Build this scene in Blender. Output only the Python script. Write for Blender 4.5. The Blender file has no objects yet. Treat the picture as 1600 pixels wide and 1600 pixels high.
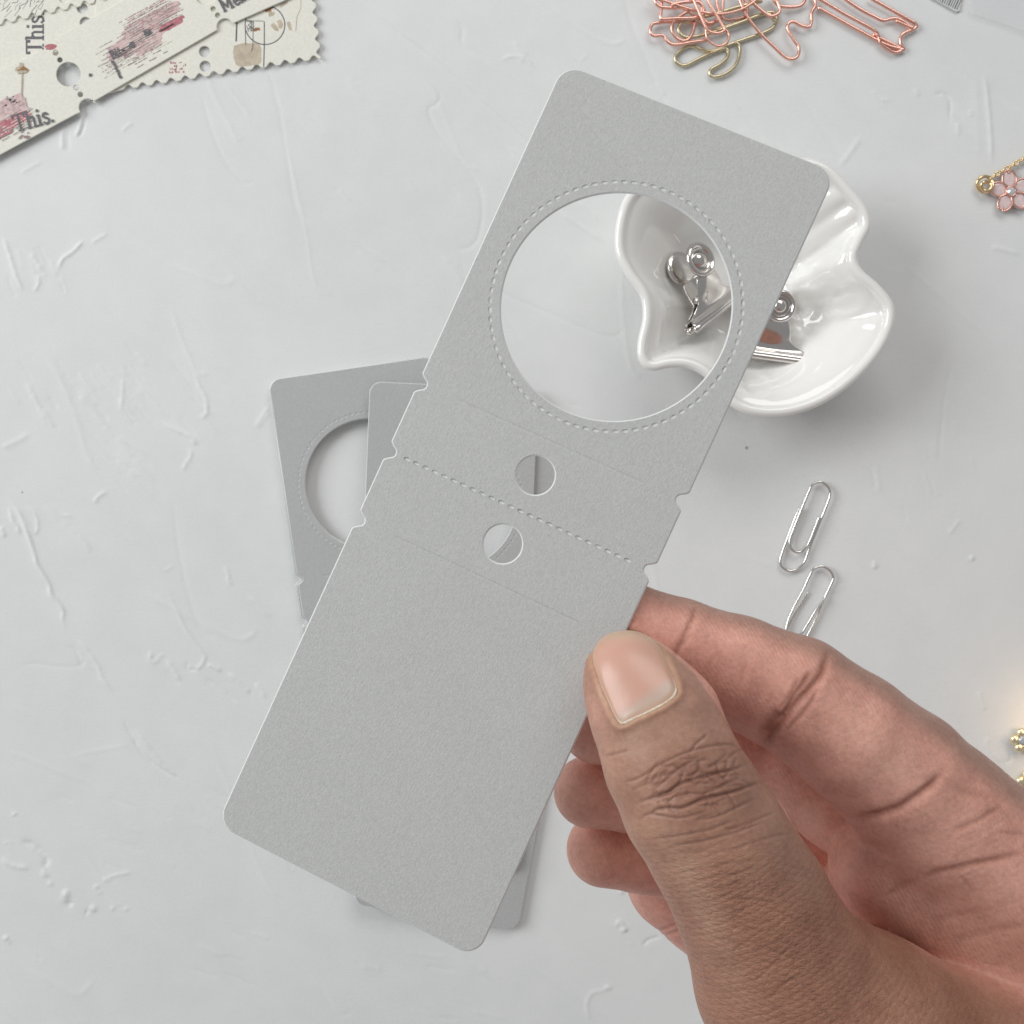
import bpy, bmesh, math, random
import numpy as np
from mathutils import Matrix, Vector

# ------------------------------------------------------------------ camera, world, light, exposure
sc = bpy.context.scene
sc.unit_settings.system = 'METRIC'
sc.unit_settings.scale_length = 0.01          # one unit is one centimetre
CAMH = 36.0
FPX = 1920.0                                   # focal length in pixels of the 1600 px photograph
cam = bpy.data.cameras.new("camera")
cam.sensor_width = 36.0
cam.lens = 36.0 * FPX / 1600.0
cam.clip_start = 0.5
cam.clip_end = 500
cam.dof.use_dof = True
cam.dof.focus_distance = 20.3
cam.dof.aperture_fstop = 1.2
camo = bpy.data.objects.new("camera", cam)
camo.location = (0, 0, CAMH)
sc.collection.objects.link(camo)
sc.camera = camo
sc.render.engine = 'CYCLES'
sc.cycles.use_denoising = True
sc.cycles.max_bounces = 8
sc.view_settings.view_transform = 'Standard'
sc.view_settings.look = 'None'
sc.view_settings.exposure = 0.17
sc.view_settings.gamma = 1.0

world = bpy.data.worlds.new("World")
sc.world = world
world.use_nodes = True
wn = world.node_tree
bg = wn.nodes["Background"]
bg.inputs[0].default_value = (0.975, 0.985, 1.0, 1)
bg.inputs[1].default_value = 0.27


def area(name, loc, target, sx, sy, energy, color):
    l = bpy.data.lights.new(name, 'AREA')
    l.shape = 'RECTANGLE'
    l.size = sx
    l.size_y = sy
    l.energy = energy
    l.color = color
    o = bpy.data.objects.new(name, l)
    o.location = loc
    d = Vector(target) - Vector(loc)
    o.rotation_euler = d.to_track_quat('-Z', 'Y').to_euler()
    sc.collection.objects.link(o)
    return o


area("window_light", (-114, 38, 80), (0, 0, 4), 84, 76, 112000, (0.965, 0.992, 1.0))
area("room_fill", (20, 84, 74), (0, 0, 0), 80, 50, 33000, (1.0, 0.98, 0.955))  # unseen fill, placed so the tabletop darkens toward the bottom

rnd = random.Random(7)
rng = np.random.default_rng(5)
SC = sc.collection


# ------------------------------------------------------------------ helpers
def P(px, py, z=0.0):
    s = (CAMH - z) / FPX
    return ((px - 800) * s, (800 - py) * s, z)


def tag(o, label=None, cat=None, group=None, kind=None):
    if label: o['label'] = label
    if cat: o['category'] = cat
    if group: o['group'] = group
    if kind: o['kind'] = kind
    return o


def link(name, me, mat=None, parent=None):
    o = bpy.data.objects.new(name, me)
    if mat is not None:
        if len(me.materials): me.materials[0] = mat
        else: me.materials.append(mat)
    SC.objects.link(o)
    if parent is not None: o.parent = parent
    return o


def empty(name, loc=(0, 0, 0)):
    o = bpy.data.objects.new(name, None)
    o.empty_display_size = 0.5
    o.location = loc
    SC.objects.link(o)
    return o


def mesh(name, verts, faces, smooth=True):
    me = bpy.data.meshes.new(name)
    me.from_pydata([tuple(map(float, v)) for v in verts], [], [tuple(map(int, f)) for f in faces])
    me.update()
    if smooth: me.polygons.foreach_set('use_smooth', [True] * len(me.polygons))
    return me


def mesh_np(name, V, Q, smooth=True):
    """fast mesh from numpy verts and quads"""
    me = bpy.data.meshes.new(name)
    me.vertices.add(len(V))
    me.vertices.foreach_set('co', V.astype(np.float32).ravel())
    me.loops.add(Q.size)
    me.loops.foreach_set('vertex_index', Q.astype(np.int32).ravel())
    me.polygons.add(len(Q))
    me.polygons.foreach_set('loop_start', (np.arange(len(Q)) * Q.shape[1]).astype(np.int32))
    me.polygons.foreach_set('loop_total', np.full(len(Q), Q.shape[1], np.int32))
    if smooth: me.polygons.foreach_set('use_smooth', np.ones(len(Q), bool))
    me.update(calc_edges=True)
    me.validate()
    return me


def catmull(pts, n=8, closed=False):
    p = [np.array(q, float) for q in pts]
    out = []
    N = len(p)
    segs = N if closed else N - 1
    for i in range(segs):
        if closed:
            a, b, c, d = p[(i - 1) % N], p[i], p[(i + 1) % N], p[(i + 2) % N]
        else:
            b, c = p[i], p[i + 1]
            a = p[i - 1] if i > 0 else 2 * b - c
            d = p[i + 2] if i + 2 < N else 2 * c - b
        for k in range(n):
            t = k / n
            out.append(0.5 * ((2 * b) + (-a + c) * t + (2 * a - 5 * b + 4 * c - d) * t * t + (-a + 3 * b - 3 * c + d) * t ** 3))
    if not closed: out.append(p[-1])
    return np.array(out)


def tube_mesh(name, path, r, sides=10, closed=False, cap=True, flat=1.0):
    """swept round wire along a 3-D path, parallel transport"""
    path = np.array(path, float)
    n = len(path)
    T = np.gradient(path, axis=0) if not closed else np.roll(path, -1, 0) - np.roll(path, 1, 0)
    T /= np.linalg.norm(T, axis=1)[:, None] + 1e-12
    u = np.cross(T[0], (0, 0, 1.0))
    if np.linalg.norm(u) < 1e-3: u = np.cross(T[0], (1.0, 0, 0))
    V = []
    rr = np.full(n, r) if np.isscalar(r) else np.array(r)
    for i in range(n):
        u = u - T[i] * np.dot(u, T[i])
        u /= np.linalg.norm(u) + 1e-12
        w = np.cross(T[i], u)
        for k in range(sides):
            a = 2 * math.pi * k / sides
            V.append(path[i] + rr[i] * (math.cos(a) * u + math.sin(a) * w * flat))
    Fc = []
    m = n if closed else n - 1
    for i in range(m):
        j = (i + 1) % n
        for k in range(sides):
            k2 = (k + 1) % sides
            Fc.append((i * sides + k, i * sides + k2, j * sides + k2, j * sides + k))
    if not closed and cap:
        for (i, s) in ((0, -1), (n - 1, 1)):
            V.append(path[i] + T[i] * s * rr[i] * 0.7)
            c = len(V) - 1
            for k in range(sides):
                k2 = (k + 1) % sides
                a, b = i * sides + k, i * sides + k2
                Fc.append((b, a, c) if s < 0 else (a, b, c))
    me = mesh(name, V, Fc)
    return me


def smooth01(x):
    x = np.clip(x, 0, 1)
    return x * x * (3 - 2 * x)


# ------------------------------------------------------------------ materials
class NT:
    def __init__(self, name):
        self.m = bpy.data.materials.new(name)
        self.m.use_nodes = True
        self.nt = self.m.node_tree
        self.b = self.nt.nodes["Principled BSDF"]

    def n(self, t, **kw):
        nd = self.nt.nodes.new(t)
        for k, v in kw.items():
            if k.startswith('i_'):
                nd.inputs[k[2:].replace('_', ' ')].default_value = v
            else:
                setattr(nd, k, v)
        return nd

    def l(self, a, b):
        self.nt.links.new(a, b)

    def math(self, op, a, b=None, c=None, clamp=False):
        nd = self.nt.nodes.new('ShaderNodeMath')
        nd.operation = op
        nd.use_clamp = clamp
        for i, x in enumerate((a, b, c)):
            if x is None: continue
            if isinstance(x, (int, float)): nd.inputs[i].default_value = x
            else: self.l(x, nd.inputs[i])
        return nd.outputs[0]

    def set(self, **kw):
        for k, v in kw.items():
            k = k.replace('_', ' ')
            self.b.inputs[k].default_value = v
        return self

    def coord(self, which='Object'):
        return self.n('ShaderNodeTexCoord').outputs[which]

    def noise(self, vec, scale, detail=3, rough=0.55, out='Fac'):
        nd = self.n('ShaderNodeTexNoise')
        nd.inputs['Scale'].default_value = scale
        nd.inputs['Detail'].default_value = detail
        nd.inputs['Roughness'].default_value = rough
        self.l(vec, nd.inputs['Vector'])
        return nd.outputs[out]

    def bump(self, h, strength=1.0, dist=0.01, normal=None):
        nd = self.n('ShaderNodeBump')
        nd.inputs['Strength'].default_value = strength
        nd.inputs['Distance'].default_value = dist
        self.l(h, nd.inputs['Height'])
        if normal is not None: self.l(normal, nd.inputs['Normal'])
        return nd.outputs[0]

    def ramp(self, fac, c0, c1, p0=0.0, p1=1.0):
        nd = self.n('ShaderNodeValToRGB')
        e = nd.color_ramp.elements
        e[0].position, e[1].position = p0, p1
        e[0].color, e[1].color = (*c0, 1), (*c1, 1)
        self.l(fac, nd.inputs[0])
        return nd.outputs[0]

    def mapping(self, vec, scale=(1, 1, 1), rot=(0, 0, 0)):
        nd = self.n('ShaderNodeMapping')
        nd.inputs['Scale'].default_value = scale
        nd.inputs['Rotation'].default_value = rot
        self.l(vec, nd.inputs['Vector'])
        return nd.outputs[0]


def mat_plain(name, col, rough=0.5, metal=0.0, var=0.06, scale=3.0, bump=0.0, bscale=30, coat=0.0, spec=0.5):
    t = NT(name)
    co = t.coord()
    nz = t.noise(co, scale, 3)
    lo = tuple(c * (1 - var) for c in col)
    hi = tuple(min(1, c * (1 + var)) for c in col)
    t.l(t.ramp(nz, lo, hi, 0.3, 0.7), t.b.inputs['Base Color'])
    t.set(Roughness=rough, Metallic=metal)
    t.b.inputs['Coat Weight'].default_value = coat
    t.b.inputs['Specular IOR Level'].default_value = spec
    if bump:
        t.l(t.bump(t.noise(co, bscale, 3), 1.0, bump), t.b.inputs['Normal'])
    return t.m


def mat_table():
    t = NT('painted_plaster')
    co = t.coord()
    n1 = t.noise(co, 0.09, 3)
    n2 = t.noise(co, 0.9, 4)
    mix = t.math('ADD', t.math('MULTIPLY', n1, 0.6), t.math('MULTIPLY', n2, 0.4))
    c = t.ramp(mix, (0.745, 0.760, 0.755), (0.805, 0.812, 0.808), 0.35, 0.65)
    # grey dust specks
    v = t.n('ShaderNodeTexVoronoi')
    v.inputs['Scale'].default_value = 0.42
    t.l(co, v.inputs['Vector'])
    sp = t.math('LESS_THAN', v.outputs['Distance'], 0.020)
    mx = t.n('ShaderNodeMix', data_type='RGBA')
    t.l(t.math('MULTIPLY', sp, 0.55), mx.inputs[0])
    t.l(c, mx.inputs[6])
    mx.inputs[7].default_value = (0.12, 0.115, 0.11, 1)
    t.l(mx.outputs[2], t.b.inputs['Base Color'])
    t.set(Roughness=0.52)
    t.b.inputs['Specular IOR Level'].default_value = 0.4
    f1 = t.noise(co, 26, 3, 0.6)
    st = t.noise(t.mapping(co, (1.2, 9, 1), (0, 0, math.radians(52))), 2.2, 4, 0.6)
    b1 = t.bump(f1, 0.7, 0.008)
    b2 = t.bump(st, 0.3, 0.010, b1)
    t.l(b2, t.b.inputs['Normal'])
    return t.m


TAG_W, TAG_L = 4.86, 14.0
CIRC = (0.055, 3.60, 1.89)


def mat_tag(name, col, detail=True, press=1.0):
    t = NT(name)
    co = t.coord()
    base = t.noise(co, 0.8, 2)
    fib = t.noise(t.mapping(co, (64, 17, 17), (0, 0, 0.12)), 1.0, 4, 0.6)
    fib2 = t.noise(t.mapping(co, (22, 52, 22), (0, 0, 0.5)), 1.0, 3, 0.6)
    m = t.math('ADD', t.math('MULTIPLY', fib, 0.6), t.math('MULTIPLY', fib2, 0.4))
    cc = t.ramp(t.math('ADD', t.math('MULTIPLY', m, 0.93), t.math('MULTIPLY', base, 0.07)),
                tuple(c * 0.90 for c in col), tuple(min(1, c * 1.10) for c in col), 0.38, 0.62)
    # lit rim painted in: cut edges get a paler colour than the faces
    geo = t.n('ShaderNodeNewGeometry')
    vt = t.n('ShaderNodeVectorTransform', vector_type='NORMAL', convert_from='WORLD', convert_to='OBJECT')
    t.l(geo.outputs['True Normal'], vt.inputs[0])
    sx = t.n('ShaderNodeSeparateXYZ')
    t.l(vt.outputs[0], sx.inputs[0])
    up = t.math('ABSOLUTE', sx.outputs[2])
    core = t.math('LESS_THAN', up, 0.80)  # picks the bevelled rim that takes the paler colour
    mx = t.n('ShaderNodeMix', data_type='RGBA')
    t.l(core, mx.inputs[0])
    t.l(cc, mx.inputs[6])
    mx.inputs[7].default_value = (0.74, 0.75, 0.74, 1)
    t.l(mx.outputs[2], t.b.inputs['Base Color'])
    t.set(Roughness=0.42, Metallic=0.0)
    t.b.inputs['Specular IOR Level'].default_value = 0.45
    bump = t.bump(m, 0.9, 0.012)
    if detail:
        xyz = t.n('ShaderNodeSeparateXYZ')
        t.l(co, xyz.inputs[0])
        X, Y = xyz.outputs[0], xyz.outputs[1]
        dx = t.math('SUBTRACT', X, CIRC[0])
        dy = t.math('SUBTRACT', Y, CIRC[1])
        r = t.math('SQRT', t.math('ADD', t.math('MULTIPLY', dx, dx), t.math('MULTIPLY', dy, dy)))
        ang = t.math('ARCTAN2', dy, dx)

        def pit(a, b, ra, rb):      # soft elliptical dent: 1 at the centre, 0 outside
            q = t.math('ADD', t.math('POWER', t.math('DIVIDE', a, ra), 2.0), t.math('POWER', t.math('DIVIDE', b, rb), 2.0))
            return t.math('SUBTRACT', 1.0, t.math('MINIMUM', q, 1.0))
        fr = t.math('SUBTRACT', t.math('FRACT', t.math('MULTIPLY', ang, 80 / (2 * math.pi))), 0.5)
        along = t.math('MULTIPLY', fr, 2 * math.pi * 2.07 / 80)
        d1 = pit(t.math('ABSOLUTE', along), t.math('ABSOLUTE', t.math('SUBTRACT', r, 2.07)), 0.060, 0.034)
        fx = t.math('SUBTRACT', t.math('FRACT', t.math('MULTIPLY', t.math('ADD', X, 2.14), 1 / 0.175)), 0.5)
        inx = t.math('LESS_THAN', t.math('ABSOLUTE', t.math('ADD', X, 0.03)), 2.1)
        d2 = t.math('MULTIPLY', inx, pit(t.math('ABSOLUTE', t.math('MULTIPLY', fx, 0.175)), t.math('ABSOLUTE', t.math('ADD', Y, 0.105)), 0.060, 0.034))
        inl = t.math('LESS_THAN', t.math('ABSOLUTE', X), 1.68)
        l1 = t.math('MULTIPLY', inl, pit(0.0, t.math('ABSOLUTE', t.math('SUBTRACT', Y, 1.14)), 1.0, 0.03))
        l2 = t.math('MULTIPLY', inl, pit(0.0, t.math('ABSOLUTE', t.math('ADD', Y, 1.36)), 1.0, 0.03))
        pits = t.math('MULTIPLY', t.math('ADD', d1, t.math('MULTIPLY', d2, 1.3)), t.math('ADD', 0.25, t.math('MULTIPLY', t.noise(co, 5.5, 2), 1.35)))
        h = t.math('ADD', pits, t.math('MULTIPLY', t.math('ADD', l1, l2), 0.30 / press))
        bump = t.bump(h, 1.0, -0.019 * press, bump)
        # pale card core in each knife dash; the tint also paints its lit side
        mx2 = t.n('ShaderNodeMix', data_type='RGBA')
        t.l(t.math('MULTIPLY', t.math('MINIMUM', t.math('MULTIPLY', pits, 1.6), 1.0), 0.40 * press * press), mx2.inputs[0])
        t.l(mx.outputs[2], mx2.inputs[6])
        mx2.inputs[7].default_value = (0.82, 0.83, 0.82, 1)
        t.l(mx2.outputs[2], t.b.inputs['Base Color'])
    t.l(bump, t.b.inputs['Normal'])
    return t.m


def mat_skin():
    t = NT('skin')
    co = t.coord()
    at = t.n('ShaderNodeVertexColor', layer_name='pigment')
    n1 = t.noise(co, 2.2, 4, 0.6)
    n2 = t.noise(co, 11, 4, 0.6)
    m = t.math('ADD', t.math('MULTIPLY', n1, 0.55), t.math('MULTIPLY', n2, 0.45))
    mot = t.ramp(m, (0.84, 0.75, 0.73), (1.12, 1.09, 1.07), 0.36, 0.66)
    mx = t.n('ShaderNodeMix', data_type='RGBA', blend_type='MULTIPLY')
    mx.inputs[0].default_value = 1.0
    t.l(at.outputs['Color'], mx.inputs[6])
    t.l(mot, mx.inputs[7])
    t.l(mx.outputs[2], t.b.inputs['Base Color'])
    t.set(Roughness=0.41)
    t.b.inputs['Specular IOR Level'].default_value = 0.38
    t.b.inputs['Subsurface Weight'].default_value = 0.35
    t.b.inputs['Subsurface Radius'].default_value = (1.0, 0.35, 0.2)
    t.b.inputs['Subsurface Scale'].default_value = 0.12
    t.b.subsurface_method = 'RANDOM_WALK'
    # diamond skin lines on the back of the thumb, friction ridges on the palm side
    relief = t.n('ShaderNodeVertexColor', layer_name='relief')
    sep = t.n('ShaderNodeSeparateColor')
    t.l(relief.outputs['Color'], sep.inputs[0])
    wob = t.n('ShaderNodeVectorMath', operation='MULTIPLY_ADD')
    t.l(t.noise(co, 3.0, 2, 0.5, 'Color'), wob.inputs[0])
    wob.inputs[1].default_value = (0.10, 0.10, 0.10)
    t.l(co, wob.inputs[2])
    v = t.n('ShaderNodeTexVoronoi', feature='DISTANCE_TO_EDGE')
    v.inputs['Scale'].default_value = 1.0
    t.l(t.mapping(wob.outputs[0], (9.5, 19, 12), (0, 0, math.radians(28))), v.inputs['Vector'])
    vor = t.math('MINIMUM', t.math('MULTIPLY', v.outputs['Distance'], 6.0), 1.0)

    def family(deg, sc_, dist):
        q = t.n('ShaderNodeTexWave', wave_type='BANDS', bands_direction='X', wave_profile='SIN')
        q.inputs['Scale'].default_value = sc_
        q.inputs['Distortion'].default_value = dist
        q.inputs['Detail'].default_value = 2.5
        q.inputs['Detail Scale'].default_value = 1.6
        q.inputs['Detail Roughness'].default_value = 0.6
        t.l(t.mapping(co, (1, 1, 1), (0, 0, math.radians(deg))), q.inputs['Vector'])
        return t.math('POWER', q.outputs['Fac'], 0.45)
    dia = t.math('MULTIPLY', family(63, 3.0, 2.6), family(112, 3.4, 3.2))
    vv = t.math('ADD', t.math('MULTIPLY', vor, 0.35), t.math('MULTIPLY', dia, 0.65))
    w = t.n('ShaderNodeTexWave', wave_type='BANDS', bands_direction='X')
    w.inputs['Scale'].default_value = 4.6
    w.inputs['Distortion'].default_value = 5.0
    w.inputs['Detail'].default_value = 2.0
    w.inputs['Detail Scale'].default_value = 0.8
    t.l(t.mapping(co, (1, 1, 1), (0, 0, math.radians(-28))), w.inputs['Vector'])
    h = t.math('ADD', t.math('MULTIPLY', vv, sep.outputs[0]), t.math('MULTIPLY', w.outputs['Fac'], t.math('MULTIPLY', sep.outputs[1], 0.22)))
    fine = t.noise(co, 38, 4, 0.65)
    b1 = t.bump(h, 0.9, 0.016)
    b2 = t.bump(fine, 0.8, 0.007, b1)
    t.l(t.ramp(t.noise(co, 14, 4, 0.65), (0.34,) * 3, (0.54,) * 3, 0.35, 0.65), t.b.inputs['Roughness'])
    t.l(b2, t.b.inputs['Normal'])
    return t.m


def mat_paper_print(name, col):
    return mat_plain(name, col, 0.75, 0, 0.05, 14, 0.004, 26)


M = {}
M['table'] = mat_table()
M['held'] = mat_tag('grey_pearl_card', (0.525, 0.527, 0.515), True)
M['card'] = mat_tag('grey_card', (0.485, 0.492, 0.490), True, 0.6)
M['skin'] = mat_skin()
M['porcelain'] = mat_plain('white_porcelain', (0.91, 0.90, 0.87), 0.12, 0, 0.015, 0.5, 0, 30, 0.6)
M['silver'] = mat_plain('polished_nickel', (0.72, 0.69, 0.66), 0.14, 1, 0.05, 2.0)
M['steel'] = mat_plain('bright_steel_wire', (0.80, 0.78, 0.75), 0.20, 1, 0.04, 2.0)
M['rose'] = mat_plain('rose_gold_wire', (0.90, 0.52, 0.43), 0.24, 1, 0.06, 2.0)
M['gold'] = mat_plain('pale_gold_wire', (0.66, 0.58, 0.40), 0.27, 1, 0.06, 2.0)
M['chain'] = mat_plain('gold_chain', (0.85, 0.66, 0.40), 0.22, 1, 0.06, 4.0)
M['cream'] = mat_paper_print('cream_card', (0.84, 0.82, 0.735))
M['ink'] = mat_plain('black_ink', (0.07, 0.07, 0.08), 0.8, 0, 0.35, 20)
M['greyink'] = mat_plain('grey_ink', (0.155, 0.155, 0.165), 0.8, 0, 0.35, 22)
M['pinkink'] = mat_plain('pink_wash', (0.66, 0.49, 0.48), 0.8, 0, 0.22, 9)
M['redink'] = mat_plain('red_wash', (0.52, 0.20, 0.225), 0.8, 0, 0.3, 10)
M['roseink'] = mat_plain('rose_grey_wash', (0.36, 0.27, 0.27), 0.8, 0, 0.3, 14)
M['brownink'] = mat_plain('brown_wash', (0.36, 0.19, 0.09), 0.8, 0, 0.3, 14)
M['tanink'] = mat_plain('tan_wash', (0.57, 0.49, 0.38), 0.8, 0, 0.15, 7)
M['enamel'] = mat_plain('pink_enamel', (0.78, 0.62, 0.61), 0.15, 0, 0.12, 8, 0, 30, 0.8)
M['gem'] = mat_plain('clear_gem', (0.85, 0.86, 0.88), 0.05, 0.6, 0.02, 3)
M['greygem'] = mat_plain('grey_gem', (0.42, 0.47, 0.50), 0.12, 0.2, 0.05, 3)
M['brightgold'] = mat_plain('bright_gold', (0.98, 0.86, 0.60), 0.35, 1, 0.03, 3)


def mat_nail():
    t = NT('thumbnail_keratin')
    at = t.n('ShaderNodeVertexColor', layer_name='pigment')
    t.l(at.outputs['Color'], t.b.inputs['Base Color'])
    t.set(Roughness=0.30)
    t.b.inputs['Subsurface Weight'].default_value = 0.3
    t.b.inputs['Subsurface Radius'].default_value = (1.0, 0.4, 0.3)
    t.b.inputs['Subsurface Scale'].default_value = 0.08
    co = t.coord()
    st = t.noise(t.mapping(co, (16, 3, 3), (0, 0, math.radians(-27))), 1.0, 3)
    t.l(t.bump(st, 0.4, 0.006), t.b.inputs['Normal'])
    return t.m


M['nail'] = mat_nail()

# ------------------------------------------------------------------ table with trowelled relief
STROKES = [  # (points in photo pixels on the tabletop, height cm, half width cm, kind)
    ([(3, 366), (14, 397), (25, 431), (37, 457)], .016, .05, 'r'),
    ([(124, 377), (125, 381), (112, 394), (97, 405), (89, 425)], .020, .045, 'r'),
    ([(169, 363), (155, 372), (141, 380)], .010, .05, 'r'),
    ([(45, 394), (56, 408), (65, 425)], .011, .06, 'r'),
    ([(59, 428), (60, 442), (52, 457)], .013, .045, 'r'),
    ([(67, 251), (45, 262), (31, 270)], .008, .05, 'r'),
    ([(96, 200), (97, 218), (97, 236)], .016, .05, 'r'), ([(105, 200), (106, 238)], -.008, .06, 'r'),
    ([(128, 175), (124, 200), (117, 214)], .022, .05, 'r'), ([(136, 170), (128, 204), (121, 214)], -.014, .04, 'r'),
    ([(208, 191), (198, 198), (190, 206)], .010, .04, 'r'),
    ([(300, 577), (311, 603), (320, 620), (323, 636), (321, 648), (307, 656)], .014, .055, 'r'),
    ([(191, 588), (191, 613), (187, 647)], .009, .05, 'r'),
    ([(39, 594), (55, 625), (76, 667)], .009, .07, 'r'), ([(67, 637), (75, 652), (84, 670)], .007, .06, 'r'),
    ([(141, 642), (158, 660), (174, 677), (205, 695), (236, 715)], .010, .07, 'r'),
    ([(240, 655), (278, 673), (295, 681), (303, 690), (305, 698)], .017, .06, 'r'),
    ([(296, 698), (298, 712), (290, 725), (284, 738)], .011, .05, 'r'),
    ([(421, 633), (410, 650), (396, 670)], .010, .05, 'r'), ([(424, 640), (412, 656), (399, 672)], .007, .04, 'r'),
    ([(170, 766), (155, 774), (149, 781), (150, 787)], .013, .05, 'r'),
    ([(8, 775), (20, 790), (31, 805), (42, 833), (53, 866), (56, 879), (66, 897), (76, 914), (79, 929), (90, 942),
      (98, 955), (97, 969), (103, 994)], .028, .055, 'r'),
    ([(35, 790), (52, 800), (58, 819), (55, 832), (45, 825), (34, 800)], .012, .05, 'r'),
    ([(12, 790), (20, 815), (26, 822), (31, 838)], .020, .05, 'r'), ([(0, 822), (7, 840)], .018, .05, 'r'),
    ([(60, 785), (84, 805), (105, 822), (124, 839), (135, 853), (143, 867)], .010, .07, 'r'),
    ([(115, 997), (128, 1008), (138, 1020), (152, 1041), (157, 1056), (168, 1072), (178, 1084)], .013, .05, 'r'),
    ([(100, 1010), (113, 1013), (121, 1024), (126, 1037), (150, 1056), (160, 1064)], -.009, .045, 'r'),
    ([(193, 1123), (197, 1137), (208, 1154), (216, 1170), (232, 1188), (253, 1203), (275, 1215), (287, 1225)], -.015, .045, 'r'),
    ([(208, 1138), (222, 1156), (240, 1178), (253, 1194), (268, 1208), (285, 1224)], .015, .045, 'r'),
    ([(250, 910), (273, 950), (290, 985), (312, 1015), (319, 1027), (314, 1039), (307, 1044), (291, 1033)], .013, .05, 'r'),
    ([(291, 1033), (293, 1046), (310, 1046)], -.010, .04, 'r'),
    ([(322, 1038), (335, 1043), (346, 1050)], .015, .05, 'r'), ([(354, 1050), (370, 1063), (385, 1078), (392, 1081)], .017, .05, 'r'),
    ([(397, 1068), (407, 1078), (416, 1092)], .010, .06, 'r'),
    ([(316, 1058), (335, 1070), (355, 1086), (372, 1100)], -.011, .05, 'r'),
    ([(258, 1030), (267, 1042), (275, 1054), (283, 1067)], .014, .05, 'r'), ([(255, 1047), (270, 1062), (283, 1068)], -.006, .05, 'r'),
    ([(236, 1018), (233, 1030), (240, 1035), (252, 1026)], .010, .06, 'r'),
    ([(349, 882), (356, 898), (357, 908), (365, 914)], .012, .05, 'r'),
    ([(385, 930), (400, 943), (412, 957), (425, 966)], .009, .06, 'r'),
    ([(0, 1340), (13, 1350), (28, 1355), (50, 1356)], .014, .07, 'r'), ([(28, 1316), (45, 1318), (60, 1328), (71, 1341), (72, 1349), (62, 1354)], -.022, .08, 'r'),
    ([(166, 1372), (185, 1367), (208, 1362)], .010, .05, 'r'),
    ([(104, 1407), (108, 1414), (112, 1408)], -.02, .06, 'r'), ([(133, 1424), (138, 1426)], -.012, .09, 'r'),
    ([(559, 1), (600, 33), (640, 64), (684, 98), (730, 138), (770, 174), (828, 226), (872, 262), (905, 290)], -.012, .045, 'r'),
    ([(560, -4), (601, 28), (641, 59), (685, 93), (731, 133), (771, 169), (829, 221), (873, 257)], .010, .05, 'r'),
    ([(500, 330), (560, 380), (625, 423), (665, 458), (703, 495)], .009, .07, 'r'),
    ([(872, 329), (905, 352), (945, 380)], .014, .05, 'r'), ([(902, 314), (920, 330), (936, 346)], .008, .06, 'r'),
    ([(712, 28), (722, 46), (722, 66), (745, 83), (766, 101)], -.009, .06, 'r'),
    ([(780, 96), (796, 88), (815, 88), (827, 96), (834, 112)], .011, .05, 'r'), ([(803, 62), (812, 78), (825, 86)], .008, .05, 'r'),
    ([(670, 115), (681, 135), (688, 150), (682, 162), (670, 170), (675, 190), (690, 215), (720, 250), (742, 282), (752, 305),
      (753, 340), (746, 372), (732, 386), (715, 388), (704, 384)], -.009, .06, 'r'),
    ([(691, 398), (708, 420), (725, 448)], .006, .06, 'r'),
    ([(1539, 108), (1545, 162), (1549, 212), (1551, 262)], .015, .06, 'r'), ([(1524, 115), (1528, 180), (1530, 250)], .006, .14, 'r'),
    ([(1459, 150), (1470, 145), (1482, 150), (1486, 165), (1484, 198)], -.012, .05, 'r'),
    ([(1430, 138), (1436, 150)], .008, .05, 'r'), ([(1497, 190), (1499, 212)], .009, .06, 'r'), ([(1516, 170), (1520, 182)], .009, .05, 'r'),
    ([(1347, 212), (1330, 236), (1310, 262)], .010, .08, 'r'), ([(1360, 140), (1372, 152), (1385, 158)], .007, .06, 'r'),
    ([(1547, 385), (1570, 390), (1597, 398)], .012, .06, 'r'),
    ([(1490, 561), (1480, 600), (1473, 650), (1466, 740)], -.008, .05, 'r'), ([(1502, 810), (1480, 838)], .008, .05, 'r'),
    ([(1531, 1078), (1534, 1095), (1541, 1112)], .012, .05, 'r'),
    ([(1549, 1154), (1542, 1162), (1555, 1182), (1566, 1190)], .010, .05, 'r'), ([(1570, 1166), (1580, 1180), (1578, 1190), (1566, 1191)], -.010, .05, 'r'),
    ([(962, 1452), (968, 1440), (975, 1450), (980, 1458)], .018, .06, 'r'), ([(1004, 1480), (1013, 1470), (1035, 1463)], -.015, .04, 'r'),
    ([(955, 1544), (938, 1549), (924, 1553), (917, 1570), (919, 1585), (926, 1600)], .010, .06, 'r'), ([(945, 1548), (950, 1542), (956, 1548)], .015, .05, 'r'),
    ([(925, 120), (940, 135), (942, 160)], .007, .05, 'r'), ([(1024, 128), (1032, 140), (1040, 150)], .009, .05, 'r'),
    ([(1088, 150), (1120, 185)], .006, .06, 'r'), ([(540, 110), (560, 150), (600, 190)], .006, .12, 'r'),
    ([(905, 95), (920, 84)], .005, .05, 'r'), ([(1367, 876), (1366, 890)], .014, .05, 'r'), ([(1517, 868), (1521, 876)], .014, .05, 'r'),
    ([(560, 1510), (600, 1515)], .006, .1, 'r'), ([(0, 1090), (60, 1130), (110, 1180), (150, 1200)], .006, .09, 'r'),
    ([(0, 1170), (40, 1185), (90, 1205), (150, 1230)], .005, .08, 'r'), ([(110, 1182), (160, 1172), (205, 1163)], .004, .06, 'r'),
    ([(0, 700), (20, 692), (50, 676)], .009, .08, 'r'),
]
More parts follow.
